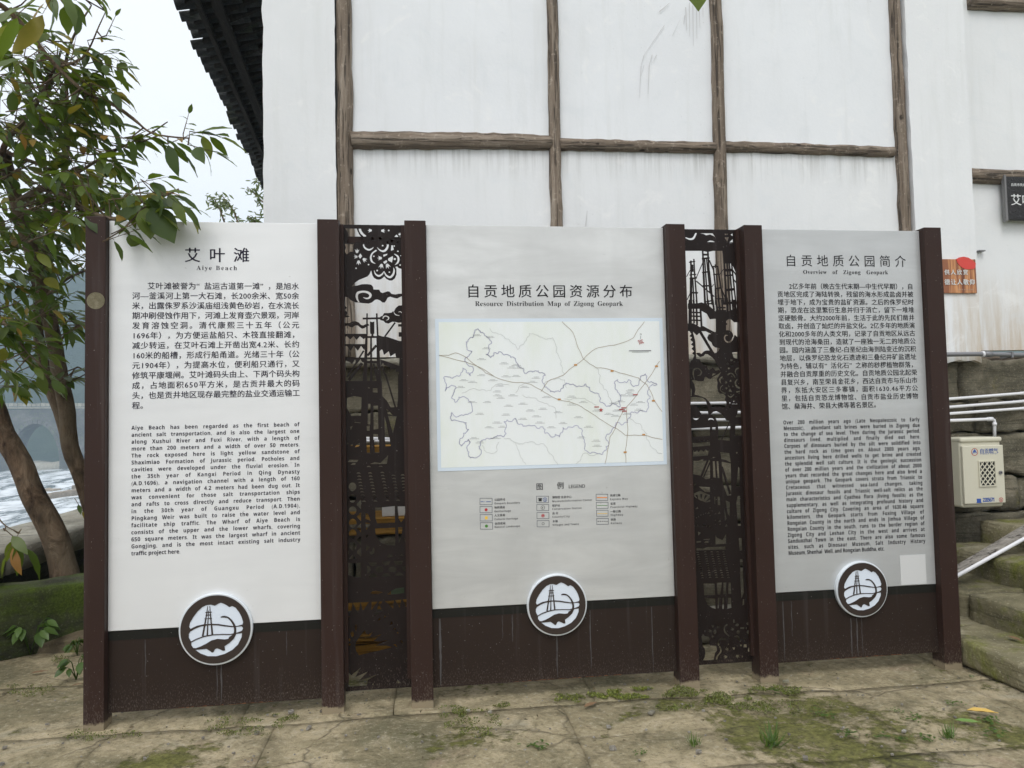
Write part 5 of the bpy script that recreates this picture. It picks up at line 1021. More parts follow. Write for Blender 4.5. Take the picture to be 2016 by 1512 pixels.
def gring(name, x, y, r0, r1, mat, ya=5.0742, n=26):
    c = gp(x, y); s_ = (c-EYE).dot(Fv)/FPX/8.4; mb = MB(); mb.add([(c.x+q*s_*math.cos(2*math.pi*i/n), c.z+q*s_*math.sin(2*math.pi*i/n), 0) for q in (r0, r1) for i in range(n)], [(i, (i+1) % n, n+(i+1) % n, n+i) for i in range(n)]); return place(mb, name, mat, DR, ya)
gring('round_emblem', 492, 418, 62, 52, M['redp']); gring('no_smoking_ring', 930, 1208, 38, 30, M['redp'])
mb = MB()
for P in [[(455,445),(470,400),(492,370),(515,400),(530,440),(512,440),(500,410),(490,445),(478,420),(468,448)], [(525,1190),(600,1190),(600,1240),(612,1262),(520,1262),(532,1240)]]:
    mb.add([(gp(x, y).x, gp(x, y).z, 0) for x, y in P], [tuple(range(len(P)))])
place(mb, 'flame_and_telephone', M['blue'], DR, 5.0742)
mb = MB(); A, Bq = gp(908, 1182), gp(952, 1236); clipbar(mb, A.x, A.z, Bq.x, Bq.z, .004, 5.0738, 5.0744); Bq, A = gp(948, 1185), gp(912, 1232); clipbar(mb, A.x, A.z, Bq.x, Bq.z, .003, 5.0738, 5.0744); mb.obj('no_smoking_bars', M['redp'], DR)
mb = MB(); text_line(mb, '分地庄', 0, 0, .045, .16, .01)
V = [Vector((gx0-.0006, 5.22-v.y, gz0+.33-v.x*1.2)) for v in mb.V]; obj('handwritten_mark', V, mb.F, M['print_black'], GBX)
# pipes
def pipe(name, P, r, mat, label, cat='pipe', group=None, fit=(), clip=()):
    e = empty(name, P[0], label, cat, group); mb = MB(); mb.tube(P, r, 12); mb.obj('tube', mat, e, True)
    for a, b_ in fit: mb = MB(); mb.tube([a, b_], r*1.35, 12); mb.obj('coupling', mat, e, True)
    for q in clip: q = Vector(q); MB().box(q.x-.008, q.x+.008, q.y-r*1.2, q.y+.10, q.z-r*1.3, q.z+r*1.3).obj('clip', mat, e)
    return e
YQ = 5.33
def wp(x, y, Y=YQ): return aty(x, y, Y)
# three white pipes: run level behind the sign, rise a little to the right
for i, (ya, yb, yc, lab) in enumerate([(793, 786, 774, 'top white plastic pipe of the three on the stone wall'), (812, 802, 790, 'middle white plastic pipe of the three on the stone wall'), (826, 815, 804, 'lowest white plastic pipe of the three on the stone wall')]):
    P = [wp(1150, ya+4-i), wp(1420, ya+.5), wp(1800, (ya+yb)/2), wp(1875, yb-1), wp(2016, yc), wp(2200, yc-10)]
    pipe('water_pipe', P, .011, M['pipe'], lab, group='white pipes on the stone wall', clip=[P[1]+Vector((.5, 0, -.003)), P[4]])
P = [wp(1150, 848), wp(1420, 843), wp(1870, 828), wp(1951, 825), wp(1957, 827), wp(1958, 832), wp(1958, 866)]
pipe('gas_pipe', P, .012, M['pipe'], 'white pipe that bends down into the top of the cream meter box', fit=[(wp(1944, 825.3), wp(1954, 825)), (wp(1958, 832), wp(1958, 838))])
P = [wp(600, 862, 5.36), wp(820, 864, 5.36)]; pipe('water_pipe', P, .010, M['pipe'], 'short white pipe seen through the left cut-out screen, upper one'); P = [wp(600, 868.5, 5.345), wp(820, 868, 5.345)]; pipe('water_pipe', P, .009, M['pipe'], 'short white pipe seen through the left cut-out screen, lower one')
P = [wp(1700, 700, 5.28), wp(1930, 697, 5.28), wp(2016, 699, 5.28), wp(2300, 703, 5.28)]
pipe('conduit_pipe', P, .017, M['pipe_grey'], 'grey steel pipe running under the foot of the white wall', fit=[(wp(1937, 697.3, 5.28), wp(1952, 697.6, 5.28))], clip=[wp(1990, 698.4, 5.28)])
mb = MB(); mb.tube([wp(1933, 697.1, 5.28), wp(1936.5, 697.2, 5.28)], .0235, 12); o = mb.obj('pipe_washer', M['pipe'], None, True); tag(o, 'white ring of tape on the grey pipe by the wall corner', 'pipe tape')
# leaning boards and pole, lower right
def plank(name, a, b_, w, t, mat, label):
    a, b_ = Vector(a), Vector(b_); d = (b_-a).normalized(); n_ = d.cross(Vector((0, 1, 0))).normalized()*w/2; y = Vector((0, t/2, 0)); mb = MB()
    mb.add([a-n_-y, b_-n_-y, b_+n_-y, a+n_-y, a-n_+y, b_-n_+y, b_+n_+y, a+n_+y], [(0,1,2,3),(4,7,6,5),(0,4,5,1),(1,5,6,2),(2,6,7,3),(3,7,4,0)])
    o = mb.obj(name, mat); bevel(o, .003, 1); return tag(o, label, 'board')
M['greyboard'] = wood_mat('grey_weathered_board', 'x', (.16, .14, .12), (.30, .275, .24), (.42, .39, .35))
plank('leaning_board', aty(1872, 1128, 4.55), aty(2120, 978, 4.95), .028, .05, M['greyboard'], 'upper of the two grey weathered boards slanting over the steps')
plank('leaning_board', aty(1870, 1134, 4.50), aty(2120, 990, 4.90), .030, .05, M['greyboard'], 'lower of the two grey weathered boards slanting over the steps')
P = [aty(1865, 1144, 4.46), aty(2120, 1003, 4.86)]; mb = MB(); mb.tube(P, .013, 12); tag(mb.obj('leaning_pole', M['pipe'], None, True), 'white pole lying under the slanting grey boards over the steps', 'pole')
# wooden slogan plate with a red fan shape
PY = 5.318; pa, pb = aty(1856, 510, PY), aty(1924, 577, PY); pa.x -= .05
SP = empty('slogan_plate', (pa.x+.1, PY, pb.z), 'striped brown wooden plate with white brush lettering and a red fan on the pier', 'plaque')
k = NT('striped_plate_wood', .4, 0, .4); s_ = k.noise(k.pos((26, 1, 1.4)), 1.0, 3, .5); c = k.ramp(s_, [(.38, (.16, .055, .025)), (.46, (.36, .14, .055)), (.55, (.60, .29, .12)), (.62, (.27, .10, .045))]); M['plate'] = k.color(c).m
o = MB().box(pa.x, pb.x, PY, PY+.018, pb.z, pa.z).obj('plate', M['plate'], SP); bevel(o, .002, 1)
def pq(x, y, Y=PY): return aty(1840+x/11.455, 490+y/11.455, Y)
fan = [(490,230),(560,190),(660,175),(760,195),(860,260),(930,320),(920,420),(880,455),(800,460),(700,455),(620,420),(560,370),(520,310)]
mb = MB(); F0 = [pq(x, y, PY-.003) for x, y in fan]; n = len(F0); mb.add(F0+[q+Vector((0, .003, 0)) for q in F0], [tuple(range(n))]+[(i, (i+1) % n, n+(i+1) % n, n+i) for i in range(n)])
mb.obj('red_fan', flat('red_fan_paint', (.62, .05, .035), .45), SP)
mb = MB()
def ptext(s, x0, x1, yb, px, off=.02):
    A = pq(x0, yb); Bq = pq(x1, yb); size = px/11.455*(A-EYE).dot(Fv)/FPX; text_line(mb, s, A.x, A.z, size, Bq.x-A.x, off)
ptext('供人欣赏', 215, 750, 575, 128, .03); ptext('德让人敬仰', 215, 905, 800, 140, .03); place(mb, 'brush_lettering', M['white'], SP, PY-.0038)
mb = MB(); ptext('自贡市贡井区宣传部', 530, 880, 930, 34, .01); place(mb, 'small_lettering', flat('dull_cream_print', (.45, .36, .28), .5), SP, PY-.001)
# dark plaque in plastic wrap (cut by the frame)
DY = 5.62; A = aty(1979, 347, DY); Bq = aty(2075, 434, DY)
DP = empty('wrapped_plaque', (A.x+.2, DY, Bq.z), 'black plaque in crinkled clear wrap with white lettering, on the far right wall', 'plaque')
k = NT('black_plaque_in_wrap', .34, 0, .35); nn_ = k.noise(k.pos((1, 1, 1)), 26, 5, .7, 1.4); M['wrap'] = k.color(k.mix(k.ramp(nn_, [(.6, 0), (.68, .5)]), (.012, .010, .010), (.12, .11, .11))).bump(nn_, .8, .02).m
o = MB().box(A.x, Bq.x, DY, DY+.03, Bq.z, A.z).obj('plate', M['wrap'], DP); bevel(o, .006, 2)
mb = MB()
def dtext(s, x, yb, px, off): q = aty(x, yb, DY); text_line(mb, s, q.x, q.z, px*(q-EYE).dot(Fv)/FPX, None, off)
dtext('自贡市贡井区文物', 1990, 366, 6.5, .01); dtext('艾叶古镇', 1990, 402, 24, .02); place(mb, 'white_lettering', M['white'], DP, DY-.0015)
MB().box(A.x-.012, A.x+.004, DY-.004, DY+.032, Bq.z-.01, A.z+.01).obj('wrap_edge', flat('clear_wrap_edge', (.16, .155, .155), .25), DP)
MB().box(aty(1923, 495, 5.69).x, aty(1935, 495, 5.69).x, 5.66, 5.70, aty(1930, 496, 5.69).z, aty(1930, 493.6, 5.69).z).obj('wall_nail', M['pipe_grey'])
tag(bpy.data.objects['wall_nail'], 'small grey nail sticking out of the right wall near the pier', 'nail')
# ---- yellow wooden stand behind the left screen
YS = 4.62
WS = empty('wooden_stand', (.2, 4.9, 0), 'yellow varnished wooden shelf stand behind the left cut-out screen', 'stand')
xs0, xs1 = -.62, .42
def syz(y): return aty(735, y, YS).z
for (ya, yb, dp) in ((879, 891, .35), (1021, 1031, .42), (1040, 1053, .05), (1182, 1200, .45), (1252, 1262, .5)):
    o = MB().box(xs0, xs1, YS, YS+dp, syz(yb), syz(ya)).obj('shelf_board', M['yellow'], WS); bevel(o, .003, 1)
for x in (xs0+.03, xs1-.07): MB().box(x, x+.04, YS+.03, YS+.07, 0, syz(880)).obj('leg', M['yellow'], WS); MB().box(x, x+.04, YS+.38, YS+.42, 0, syz(1021)).obj('leg', M['yellow'], WS)
MB().box(xs0, xs1, YS+.02, YS+.04, syz(1290), syz(1263)).obj('front_board', M['yellow'], WS)
o = MB().box(aty(752, 1000, 4.68).x, aty(800, 1000, 4.68).x, 4.68, 4.88, syz(1020.5), syz(997)).obj('white_carton', M['white']); bevel(o, .004, 1); tag(o, 'small white carton standing on the middle shelf of the yellow stand', 'carton')
mb = MB(); mb.box(aty(770, 1170, 4.7).x, aty(800, 1170, 4.7).x, 4.7, 4.85, syz(1181.5), syz(1157)); o = mb.obj('green_carton', flat('green_card', (.12, .17, .10), .6)); bevel(o, .003, 1); tag(o, 'small green carton standing on the low shelf of the yellow stand', 'carton')
# pale block lying behind the right screen
V, F = rough_box((1.72, 4.75, .09), (.42, .12, .09), .1, 5, (8, 4, 3), .02, .01, 3); o = obj('loose_stone', V, F, M['coping'], None, True); tag(o, 'pale loose stone block lying behind the right cut-out screen', 'stone')
# ================================================================== leaves
def leaf_shape(n=6, wide=.20, droop=.22, fold=.10, tip=1.25):
    """unit-length leaf along +x, face towards +z"""
    V = []; F = []
    for i in range(n+1):
        t = i/n; w = wide*(math.sin(math.pi*t**.82)**.85 if 0 < t < 1 else 0)*(1 if t < .75 else (1-(t-.75)*.9)); z = -droop*t*t
        if i == 0 or i == n: w = .006
        wv = .012*math.sin(t*17)
        V += [(t, -w, z+fold*w+wv), (t, 0, z-.01), (t, w, z+fold*w-wv)]
    for i in range(n):
        a = i*3; F += [(a, a+1, a+4, a+3), (a+1, a+2, a+5, a+4)]
    return V, F
SH = [leaf_shape(6, .19, .25, .12), leaf_shape(6, .23, .12, .18), leaf_shape(6, .16, .42, .10), leaf_shape(6, .20, .30, -.10), leaf_shape(8, .33, .10, .14)]
def frame(d, up):
    d = d.normalized(); y = up.cross(d)
    if y.length < 1e-3: y = Vector((0, 1, 0)).cross(d)
    y.normalize(); z = d.cross(y); return Matrix((d, y, z)).transposed()
class LeafCloud:
    def __init__(s): s.L = []
    def add(s, p, d, up, size, shape, val): s.L.append((Vector(p), frame(d, up), size, shape, val))
    def mesh(s, name, L, mat, parent, shapes=SH):
        nv = sum(len(shapes[l[3]][0]) for l in L)
        V = np.zeros((nv, 3)); F = []; A = np.zeros(nv); k = 0; SA = [np.array(q[0]) for q in shapes]
        org = ORG[parent.name] if parent else Vector((0, 0, 0))
        for p, m_, sz, sh, val in L:
            a = SA[sh]; n = len(a); V[k:k+n] = a@(np.array(m_).T)*sz+np.array(p)-np.array(org); A[k:k+n] = val
            F += [tuple(i+k for i in f) for f in shapes[sh][1]]; k += n
        me = bpy.data.meshes.new(name); me.from_pydata(V.tolist(), [], F); me.materials.append(mat)
        me.polygons.foreach_set('use_smooth', [True]*len(me.polygons))
        at = me.attributes.new('leafrand', 'FLOAT', 'POINT'); at.data.foreach_set('value', A.tolist()); me.update()
        o = bpy.data.objects.new(name, me); col.objects.link(o)
        if parent: o.parent = parent
        ORG[o.name] = Vector(org); return o
def pt(x, y, Y): return aty(x, y, Y)
TR = empty('leafy_tree', tuple(pt(125, 1130, 5.98)), 'broad-leaved tree with leaning brown trunks growing behind the mossy wall, left of the sign', 'tree')
rr = random.Random(31)
def limb(name, pts, r0, r1, k=8, seed=1):
    P = [Vector(p) for p in pts]; out = []; n = 5
    for i in range(len(P)-1):
        a, b_, c, d = P[max(i-1, 0)], P[i], P[i+1], P[min(i+2, len(P)-1)]
        for j in range(n):
            t = j/n; out.append(.5*((2*b_)+(c-a)*t+(2*a-5*b_+4*c-d)*t*t+(-a+3*b_-3*c+d)*t**3))
    out.append(P[-1]); m_ = len(out)
    out = [q+Vector(noise.noise_vector(q*3+Vector((seed, 0, 0))))*.28*(r0+.006)*(1 if 0 < i < m_-1 else 0) for i, q in enumerate(out)]
    R_ = [(r0+(r1-r0)*(i/(m_-1))**.9)*(1+.10*noise.noise(Vector((i*.7, seed, 0)))) for i in range(m_)]
    mb = MB(); mb.tube(out, R_, k); return mb.obj(name, M['bark'], TR, True), out
base = pt(128, 1150, 5.98)
TA = [pt(138, 1165, 5.98), pt(122, 1110, 5.97), pt(88, 1020, 5.95), pt(45, 930, 5.95), pt(2, 830, 5.95), pt(-45, 700, 5.9), pt(-75, 560, 5.7), pt(-60, 420, 5.4)]
limb('trunk', TA, .100, .052, 14, 1)
TB = [pt(205, 1060, 6.3), pt(172, 975, 6.25), pt(143, 880, 6.2), pt(125, 780, 6.1), pt(108, 690, 6.0), pt(86, 590, 5.8), pt(62, 500, 5.6), pt(30, 400, 5.4), pt(10, 300, 5.2)]
limb('trunk', TB, .068, .038, 14, 2)
TC = [pt(215, 1090, 6.7), pt(165, 960, 6.65), pt(122, 830, 6.6), pt(92, 735, 6.5), pt(74, 640, 6.3), pt(80, 540, 6.1), pt(105, 440, 5.9), pt(128, 340, 5.7), pt(134, 240, 5.5)]
limb('trunk', TC, .058, .018, 12, 3)
LIMBS = []
def br(pts, r0, r1, seed): o, out = limb('branch', pts, r0, r1, 6, seed); LIMBS.append(out); return out
br([pt(-70, 540, 5.6), pt(-20, 400, 5.3), pt(10, 290, 5.1), pt(45, 240, 4.9), pt(88, 178, 4.7), pt(120, 100, 4.5)], .030, .006, 11)
br([pt(-60, -20, 4.3), pt(5, 12, 4.35), pt(55, 62, 4.4), pt(110, 130, 4.45), pt(170, 182, 4.5), pt(228, 208, 4.5), pt(262, 232, 4.45), pt(300, 262, 4.4), pt(372, 272, 4.35)], .016, .004, 12)
br([pt(30, 400, 5.4), pt(90, 370, 5.1), pt(160, 410, 4.6), pt(220, 430, 4.2), pt(262, 425, 4.0), pt(300, 398, 3.92), pt(352, 372, 3.9)], .020, .004, 13)
br([pt(10, 300, 5.2), pt(70, 320, 5.0), pt(130, 345, 4.9), pt(190, 318, 4.7), pt(240, 290, 4.6), pt(298, 262, 4.5), pt(330, 240, 4.45)], .014, .003, 14)
br([pt(105, 440, 5.9), pt(150, 400, 5.5), pt(200, 350, 5.1), pt(240, 330, 4.9)], .012, .003, 15)
br([pt(86, 590, 5.8), pt(130, 550, 5.5), pt(175, 530, 5.3)], .014, .005, 16)
br([pt(108, 690, 6.0), pt(135, 652, 5.8), pt(170, 635, 5.6)], .012, .005, 17)
br([pt(125, 780, 6.1), pt(148, 725, 5.9), pt(172, 735, 5.8)], .009, .004, 18)
br([pt(-75, 560, 5.7), pt(-30, 590, 5.3), pt(20, 650, 5.0), pt(60, 700, 4.9), pt(95, 730, 4.9)], .014, .004, 19)
br([pt(-60, 420, 5.4), pt(-80, 250, 5.0), pt(-60, 100, 4.6), pt(-20, -20, 4.3)], .03, .008, 20)
br([pt(134, 240, 5.5), pt(130, 130, 5.2), pt(150, 60, 5.0), pt(180, 10, 4.9)], .014, .004, 21)
br([pt(-60, 900, 4.7), pt(-20, 985, 4.65), pt(5, 1030, 4.62), pt(40, 1050, 4.6)], .007, .002, 23)
br([pt(120, 130, 4.45), pt(165, 110, 4.4), pt(195, 50, 4.35), pt(208, 22, 4.33)], .007, .002, 22)
allpts = [p for L in LIMBS for p in L]
LC_ = LeafCloud(); twm = MB()
def twig(tip, d, n, L, ls, yellow=.08, conn=True, hang=.25):
    tip = Vector(tip); d = d.normalized(); base_ = tip-d*L
    if conn:
        q = min(allpts, key=lambda p: (p-base_).length)
        if (q-base_).length < .75: twm.tube([q, (q+base_)/2+Vector((0, 0, -.02)), base_, base_+d*L*.5, tip], [.0045, .0038, .003, .0022, .0012], 4, False)
        else: twm.tube([base_, tip], [.003, .0012], 4, False)
    side = d.cross(Vector((0, 0, 1)))
    if side.length < .1: side = Vector((1, 0, 0))
    side.normalize(); a0 = rr.uniform(0, 6.28)
    for i in range(n):
        t = (i+.5)/n; p = base_+d*L*(.15+.85*t); a = a0+i*2.4
        out = (side*math.cos(a)+d.cross(side)*math.sin(a)*.55); dd = (d*(.45+.5*t)+out*.9+Vector((0, 0, -hang-rr.uniform(0, .25)))).normalized()
        if i == n-1: dd = (d+Vector((0, 0, -.2))).normalized()
        up = (Vector((0, 0, 1))+Vector((rr.uniform(-.6, .6), rr.uniform(-.8, .3), rr.uniform(-.2, .3)))).normalized()
        s = ls*rr.uniform(.7, 1.2); v = rr.uniform(.9, 1) if rr.random() < yellow and tip.y > 3.9 else rr.uniform(0, .86 if tip.y > 3.9 else .45)
        twm.tube([p, p+dd*s*.16+Vector((0, 0, .004))], [.0012, .0012], 3, False)
        LC_.add(p+dd*s*.16, dd, up, s, rr.randrange(4), v)
clusters = [(40,110,85,16,4.2,5.2),(120,170,80,18,4.3,5.3),(185,130,55,8,4.3,5.0),(190,185,50,9,4.3,4.9),(60,250,90,20,4.4,5.6),(150,245,62,13,4.4,5.4),(205,235,30,4,4.4,4.8),(90,330,85,20,4.6,5.8),(40,400,90,22,4.6,6.0),(165,330,55,9,4.5,5.4),(245,330,42,5,4.2,4.7),(215,372,50,7,4.2,4.8),(285,272,26,3,4.3,4.5),(150,405,75,18,4.3,5.6),(235,400,48,11,4.05,4.8),(295,412,38,8,3.75,4.2),(345,392,26,3,3.72,3.95),
 (55,490,85,24,4.8,6.2),(125,500,50,14,4.9,6.2),(40,580,75,18,4.8,6.2),(120,585,50,11,5.0,6.2),(30,660,60,11,4.7,5.9),(85,690,50,6,4.8,5.8),(145,640,34,4,5.2,5.9),(25,735,45,6,4.7,5.6),(150,745,24,3,5.4,5.9),(70,745,35,3,4.8,5.4),
 (-110,150,130,16,4.2,5.6),(-130,380,130,16,4.6,6.2),(-120,600,120,12,4.6,6.2),(20,-90,120,12,4.2,5.2),(140,-60,70,5,4.2,5.0)]
for cx, cy, r, n, y0, y1 in clusters:
    for i in range(max(2, round(n*.84))):
        a = rr.uniform(0, 6.28); q = r*math.sqrt(rr.random()); Y = rr.uniform(y0, y1)
        tip = pt(cx+q*math.cos(a), cy+q*math.sin(a), Y)
        d = Vector((rr.uniform(.1, 1.0), rr.uniform(-.7, .5), rr.uniform(-.35, .35)))
        twig(tip, d, rr.randint(5, 8), rr.uniform(.16, .30), .128)
# outlying sprays against the sky
for x, y, Y, dx, dz, n, ls in [(432,268,4.35,1,-.15,5,.15),(385,262,4.35,.8,.3,6,.14),(350,292,4.35,.7,-.5,5,.15),(425,300,4.3,1,-.3,4,.16),(300,275,4.4,.8,.0,5,.13),(372,222,4.35,.3,.9,4,.07),(228,30,4.33,.5,.8,4,.06),(215,70,4.35,.9,.2,3,.08),(248,140,4.4,1,-.35,4,.14),(238,185,4.4,.9,-.3,4,.14),(212,240,4.5,.5,-.7,4,.14),
   (205,5,4.1,.4,-.5,2,.13),(128,20,3.3,.2,-1,2,.16),(85,25,3.2,-.4,-.7,3,.17),(15,45,3.2,-.5,-.5,3,.17),(385,410,3.88,1,-.1,4,.12),(330,348,3.95,.8,.1,4,.13),(150,70,4.3,.2,.9,4,.12),(60,50,4.2,.2,.7,5,.14),(52,1078,4.6,.5,-.5,3,.15),(10,1095,4.6,-.3,-.7,3,.15),(165,1010,5.4,.2,-.3,2,.09),(30,130,3.7,-.6,-.5,3,.16)]:
    twig(pt(x, y, Y), Vector((dx, rr.uniform(-.3, .1), dz)), n, .12 if ls < .1 else .16, ls, .12)
# the two broad leaves hanging over the sign's top edge and their neighbours
for (x0, y0, x1, y1, Y, sh, wd) in [(287,409,296,466,3.84,4,1),(298,408,341,472,3.83,4,1),(280,405,246,422,3.87,0,1),(262,408,225,440,3.9,1,1),(290,398,340,402,3.86,0,1),(170,425,190,455,3.93,1,1)]:
    A, Bq = pt(x0, y0, Y), pt(x1, y1, Y-.02); LC_.add(A, Bq-A, Vector((.2, -1, .35)), (Bq-A).length*1.05, sh, .05+.2*rr.random())
LC_.L.sort(key=lambda l: -l[2]/max(1, (l[0]-EYE).length)*(1 if (-20 < CX+FPX*((l[0]-EYE).dot(Rv))/((l[0]-EYE).dot(Fv)) < 520) else .4))
one = [bpy.data.meshes.new('leaf') for _ in SH]
for me, (V, F) in zip(one, SH):
    me.from_pydata(V, [], F); me.materials.append(M['leaf_one']); me.polygons.foreach_set('use_smooth', [True]*len(me.polygons)); me.update()
for p, m_, sz, sh, val in LC_.L[:298]:
    o = bpy.data.objects.new('leaf', one[sh]); col.objects.link(o); o.parent = TR
    mt = m_.to_4x4(); mt = Matrix.Translation(p-ORG[TR.name]) @ mt @ Matrix.Scale(sz, 4); o.matrix_local = mt
o = LC_.mesh('crown', LC_.L[298:], M['leaf'], TR); o['kind'] = 'stuff'
twm.obj('twigs', M['bark'], TR)['kind'] = 'stuff'
# single leaf of an overhead tree dipping into the top of the frame
OH = empty('overhanging_twig', tuple(pt(1372, -60, 3.0)), 'single green leaf dipping in from above, in front of the white wall', 'leaf')
mb = MB(); mb.tube([pt(1420, -330, 3.1), pt(1385, -150, 3.02), pt(1366, -40, 3.0)], [.006, .004, .0015], 6); mb.obj('stem', M['bark'], OH, True)
lc = LeafCloud(); A, Bq = pt(1364, -50, 3.0), pt(1377, 20, 2.99); lc.add(A, Bq-A, Vector((.1, -1, .2)), (Bq-A).length, 0, .6)
SW = [leaf_shape(10, .36, .05, .12)]; lc.mesh('blade', lc.L, M['leaf'], OH, SW)
lc = LeafCloud(); A, Bq = pt(1388, -160, 3.0), pt(1430, -100, 2.95); lc.add(A, Bq-A, Vector((.1, -1, .2)), (Bq-A).length, 0, .4); lc.mesh('blade', lc.L, M['leaf'], OH, SW)
# fine-leaved sprays of a farther tree by the wall corner
FT = empty('feathery_tree', tuple(pt(470, 700, 14)), 'pale feathery tree whose top sprays show above the sign beside the wall corner', 'tree')
lc = LeafCloud(); st = MB(); rf = random.Random(4)
for P in ([(455,475),(432,410),(420,388)],[(480,470),(460,415),(437,385)],[(540,470),(520,400),(487,368)],[(530,480),(505,440),(490,425)],[(560,420),(525,372),(512,352)]):
    Q = [pt(x, y, 14) for x, y in P]; st.tube(Q, [.02, .014, .006], 5)
    for i in range(70):
        t = rf.random()**.7*(len(Q)-1); a = min(int(t), len(Q)-2); p = Q[a].lerp(Q[a+1], t-a)+Vector((rf.gauss(0, .05), rf.gauss(0, .05), rf.gauss(0, .05)))
        lc.add(p, Vector((rf.uniform(-1, 1), rf.uniform(-.5, .5), rf.uniform(-1, .2))), Vector((0, -1, .3)), rf.uniform(.08, .15), 0, rf.random())
st.tube([pt(470, 1000, 14), pt(500, 600, 14), pt(520, 470, 14)], [.12, .08, .03], 8); st.obj('branches', M['bark'], FT, True)
lc.mesh('foliage', lc.L, M['farleaf'], FT, [leaf_shape(3, .13, .2, 0)])['kind'] = 'stuff'
# ================================================================== weeds, moss, litter on the paving
def gz(x, y): return atz(x, y, 0)
weeds = [('tuft of grass', 1520, 1468, 'g', .10, 'bigger grass tuft in the paving joint at the photo\'s bottom edge, right of centre'), ('weed', 1527, 1363, 'w', .04, 'small green weed in the moss in front of the fifth sign post'), ('weed', 1619, 1409, 'w', .045, 'low weed in front of the right text board, left one'), ('weed', 1672, 1448, 'w', .05, 'straggly weed in the joint in front of the right text board'), ('weed', 1738, 1453, 'w', .035, 'tiny weed in the joint right of the straggly weed'),
 ('weed', 1775, 1456, 'w', .03, 'tiniest weed in the row of joints near the bottom right'), ('weed', 1826, 1455, 'w', .05, 'leafy weed at the left end of the clump near the bottom right'), ('weed', 1867, 1452, 'g', .07, 'grassy weed in the middle of the clump near the bottom right'), ('weed', 1879, 1387, 'w', .04, 'small weed just left of the yellow fallen leaf'), ('weed', 1794, 1414, 'w', .045, 'weed in the long joint left of the yellow fallen leaf'), ('weed', 1763, 1400, 'w', .03, 'faint weed at the head of the long joint in front of the sixth post'),
 ('weed', 1946, 1418, 'w', .05, 'weed just below the yellow fallen leaf'), ('weed', 1958, 1448, 'w', .055, 'spreading weed near the bottom right corner'), ('weed', 2004, 1350, 'g', .08, 'weed growing at the foot of the lowest step'), ('weed', 1056, 1472, 'w', .05, 'lone green weed on bare stone in front of the map board'), ('weed', 1264, 1484, 'w', .03, 'very small weed right of the lone one in front of the map board'), ('weed', 1366, 1466, 'g', .06, 'small grass tuft left of the bigger grass tuft'),
 ('weed', 60, 1290, 'L', .17, 'leafy plant with pale stems at the foot of the mossy wall, leftmost'), ('weed', 118, 1262, 'L', .14, 'leafy plant arching at the foot of the mossy wall, beside the first'), ('weed', 150, 1338, 'L', .11, 'light green plant leaning against the foot of the leftmost post'), ('weed', 5, 1268, 'L', .13, 'leafy plant cut by the left edge of the picture'), ('weed', 152, 1290, 'L', .08, 'small bright plant half behind the leftmost post')]
rw = random.Random(14)
GS = [[( [(0,-.04,0),(0,.04,0),(.5,-.03,.05),(.5,.03,.05),(1,0,-.06)], [(0,1,3,2),(2,3,4)])], [leaf_shape(4, .30, .2, .1)], [leaf_shape(5, .26, .25, .15)]]
for cat, x, y, ty, s, lab in weeds:
    p = gz(x, y); e = empty('weed' if ty != 'g' else 'grass_tuft', tuple(p), lab, 'weed' if ty != 'g' else 'grass', 'weeds on the paving'); lc = LeafCloud(); stm = MB()
    if ty == 'g':
        for i in range(34):
            a = rw.uniform(0, 6.28); b_ = rw.uniform(.25, 1.3); lc.add(p+Vector((rw.gauss(0, s*.18), rw.gauss(0, s*.18), 0)), Vector((math.cos(a)*b_, math.sin(a)*b_, 1)), Vector((math.cos(a), math.sin(a), .2)), s*rw.uniform(.6, 1.15), 0, rw.random())
        lc.mesh('blades', lc.L, M['weed'], e, GS[0])['kind'] = 'stuff'
    elif ty == 'w':
        for i in range(26):
            a = rw.uniform(0, 6.28); q = p+Vector((rw.gauss(0, s*.45), rw.gauss(0, s*.45), rw.uniform(.002, s*.35)))
            lc.add(q, Vector((math.cos(a), math.sin(a), rw.uniform(-.1, .5))), Vector((0, 0, 1)), s*rw.uniform(.25, .5), 0, rw.random())
        lc.mesh('foliage', lc.L, M['weed'], e, GS[1])
    else:
        for i in range(7):
            a = rw.uniform(0, 6.28); h = s*rw.uniform(.7, 1.3); q = p+Vector((math.cos(a)*s*.55, math.sin(a)*s*.35, h)); m_ = (p+q)/2+Vector((0, 0, h*.3)); stm.tube([p, m_, q], [.003, .0025, .0015], 4)
            for j in range(3): a2 = a+rw.uniform(-1.2, 1.2); lc.add(q-(q-m_)*j*.35, Vector((math.cos(a2), math.sin(a2)*.7, -.35)), Vector((rw.uniform(-.3, .3), -.5, 1)), s*rw.uniform(.45, .75), 0, rw.random())
        stm.obj('stems', M['weed'], e, True); lc.mesh('foliage', lc.L, M['weed'], e, GS[2])
lc = LeafCloud(); mossp = [(1115,1378,38,10,260),(1225,1370,70,10,700),(1262,1363,30,8,300),(1345,1365,50,14,420),(1420,1378,60,16,600),(1530,1362,60,10,420),(930,1425,60,30,420),(890,1405,30,14,160),(480,1432,80,22,330),(560,1415,30,8,120),(1560,1395,90,20,300),(60,1360,55,14,200),(1330,1395,40,8,160),(985,1390,20,6,80),(200,1450,80,14,200),(1480,1395,60,10,220),(120,1300,20,8,60)]
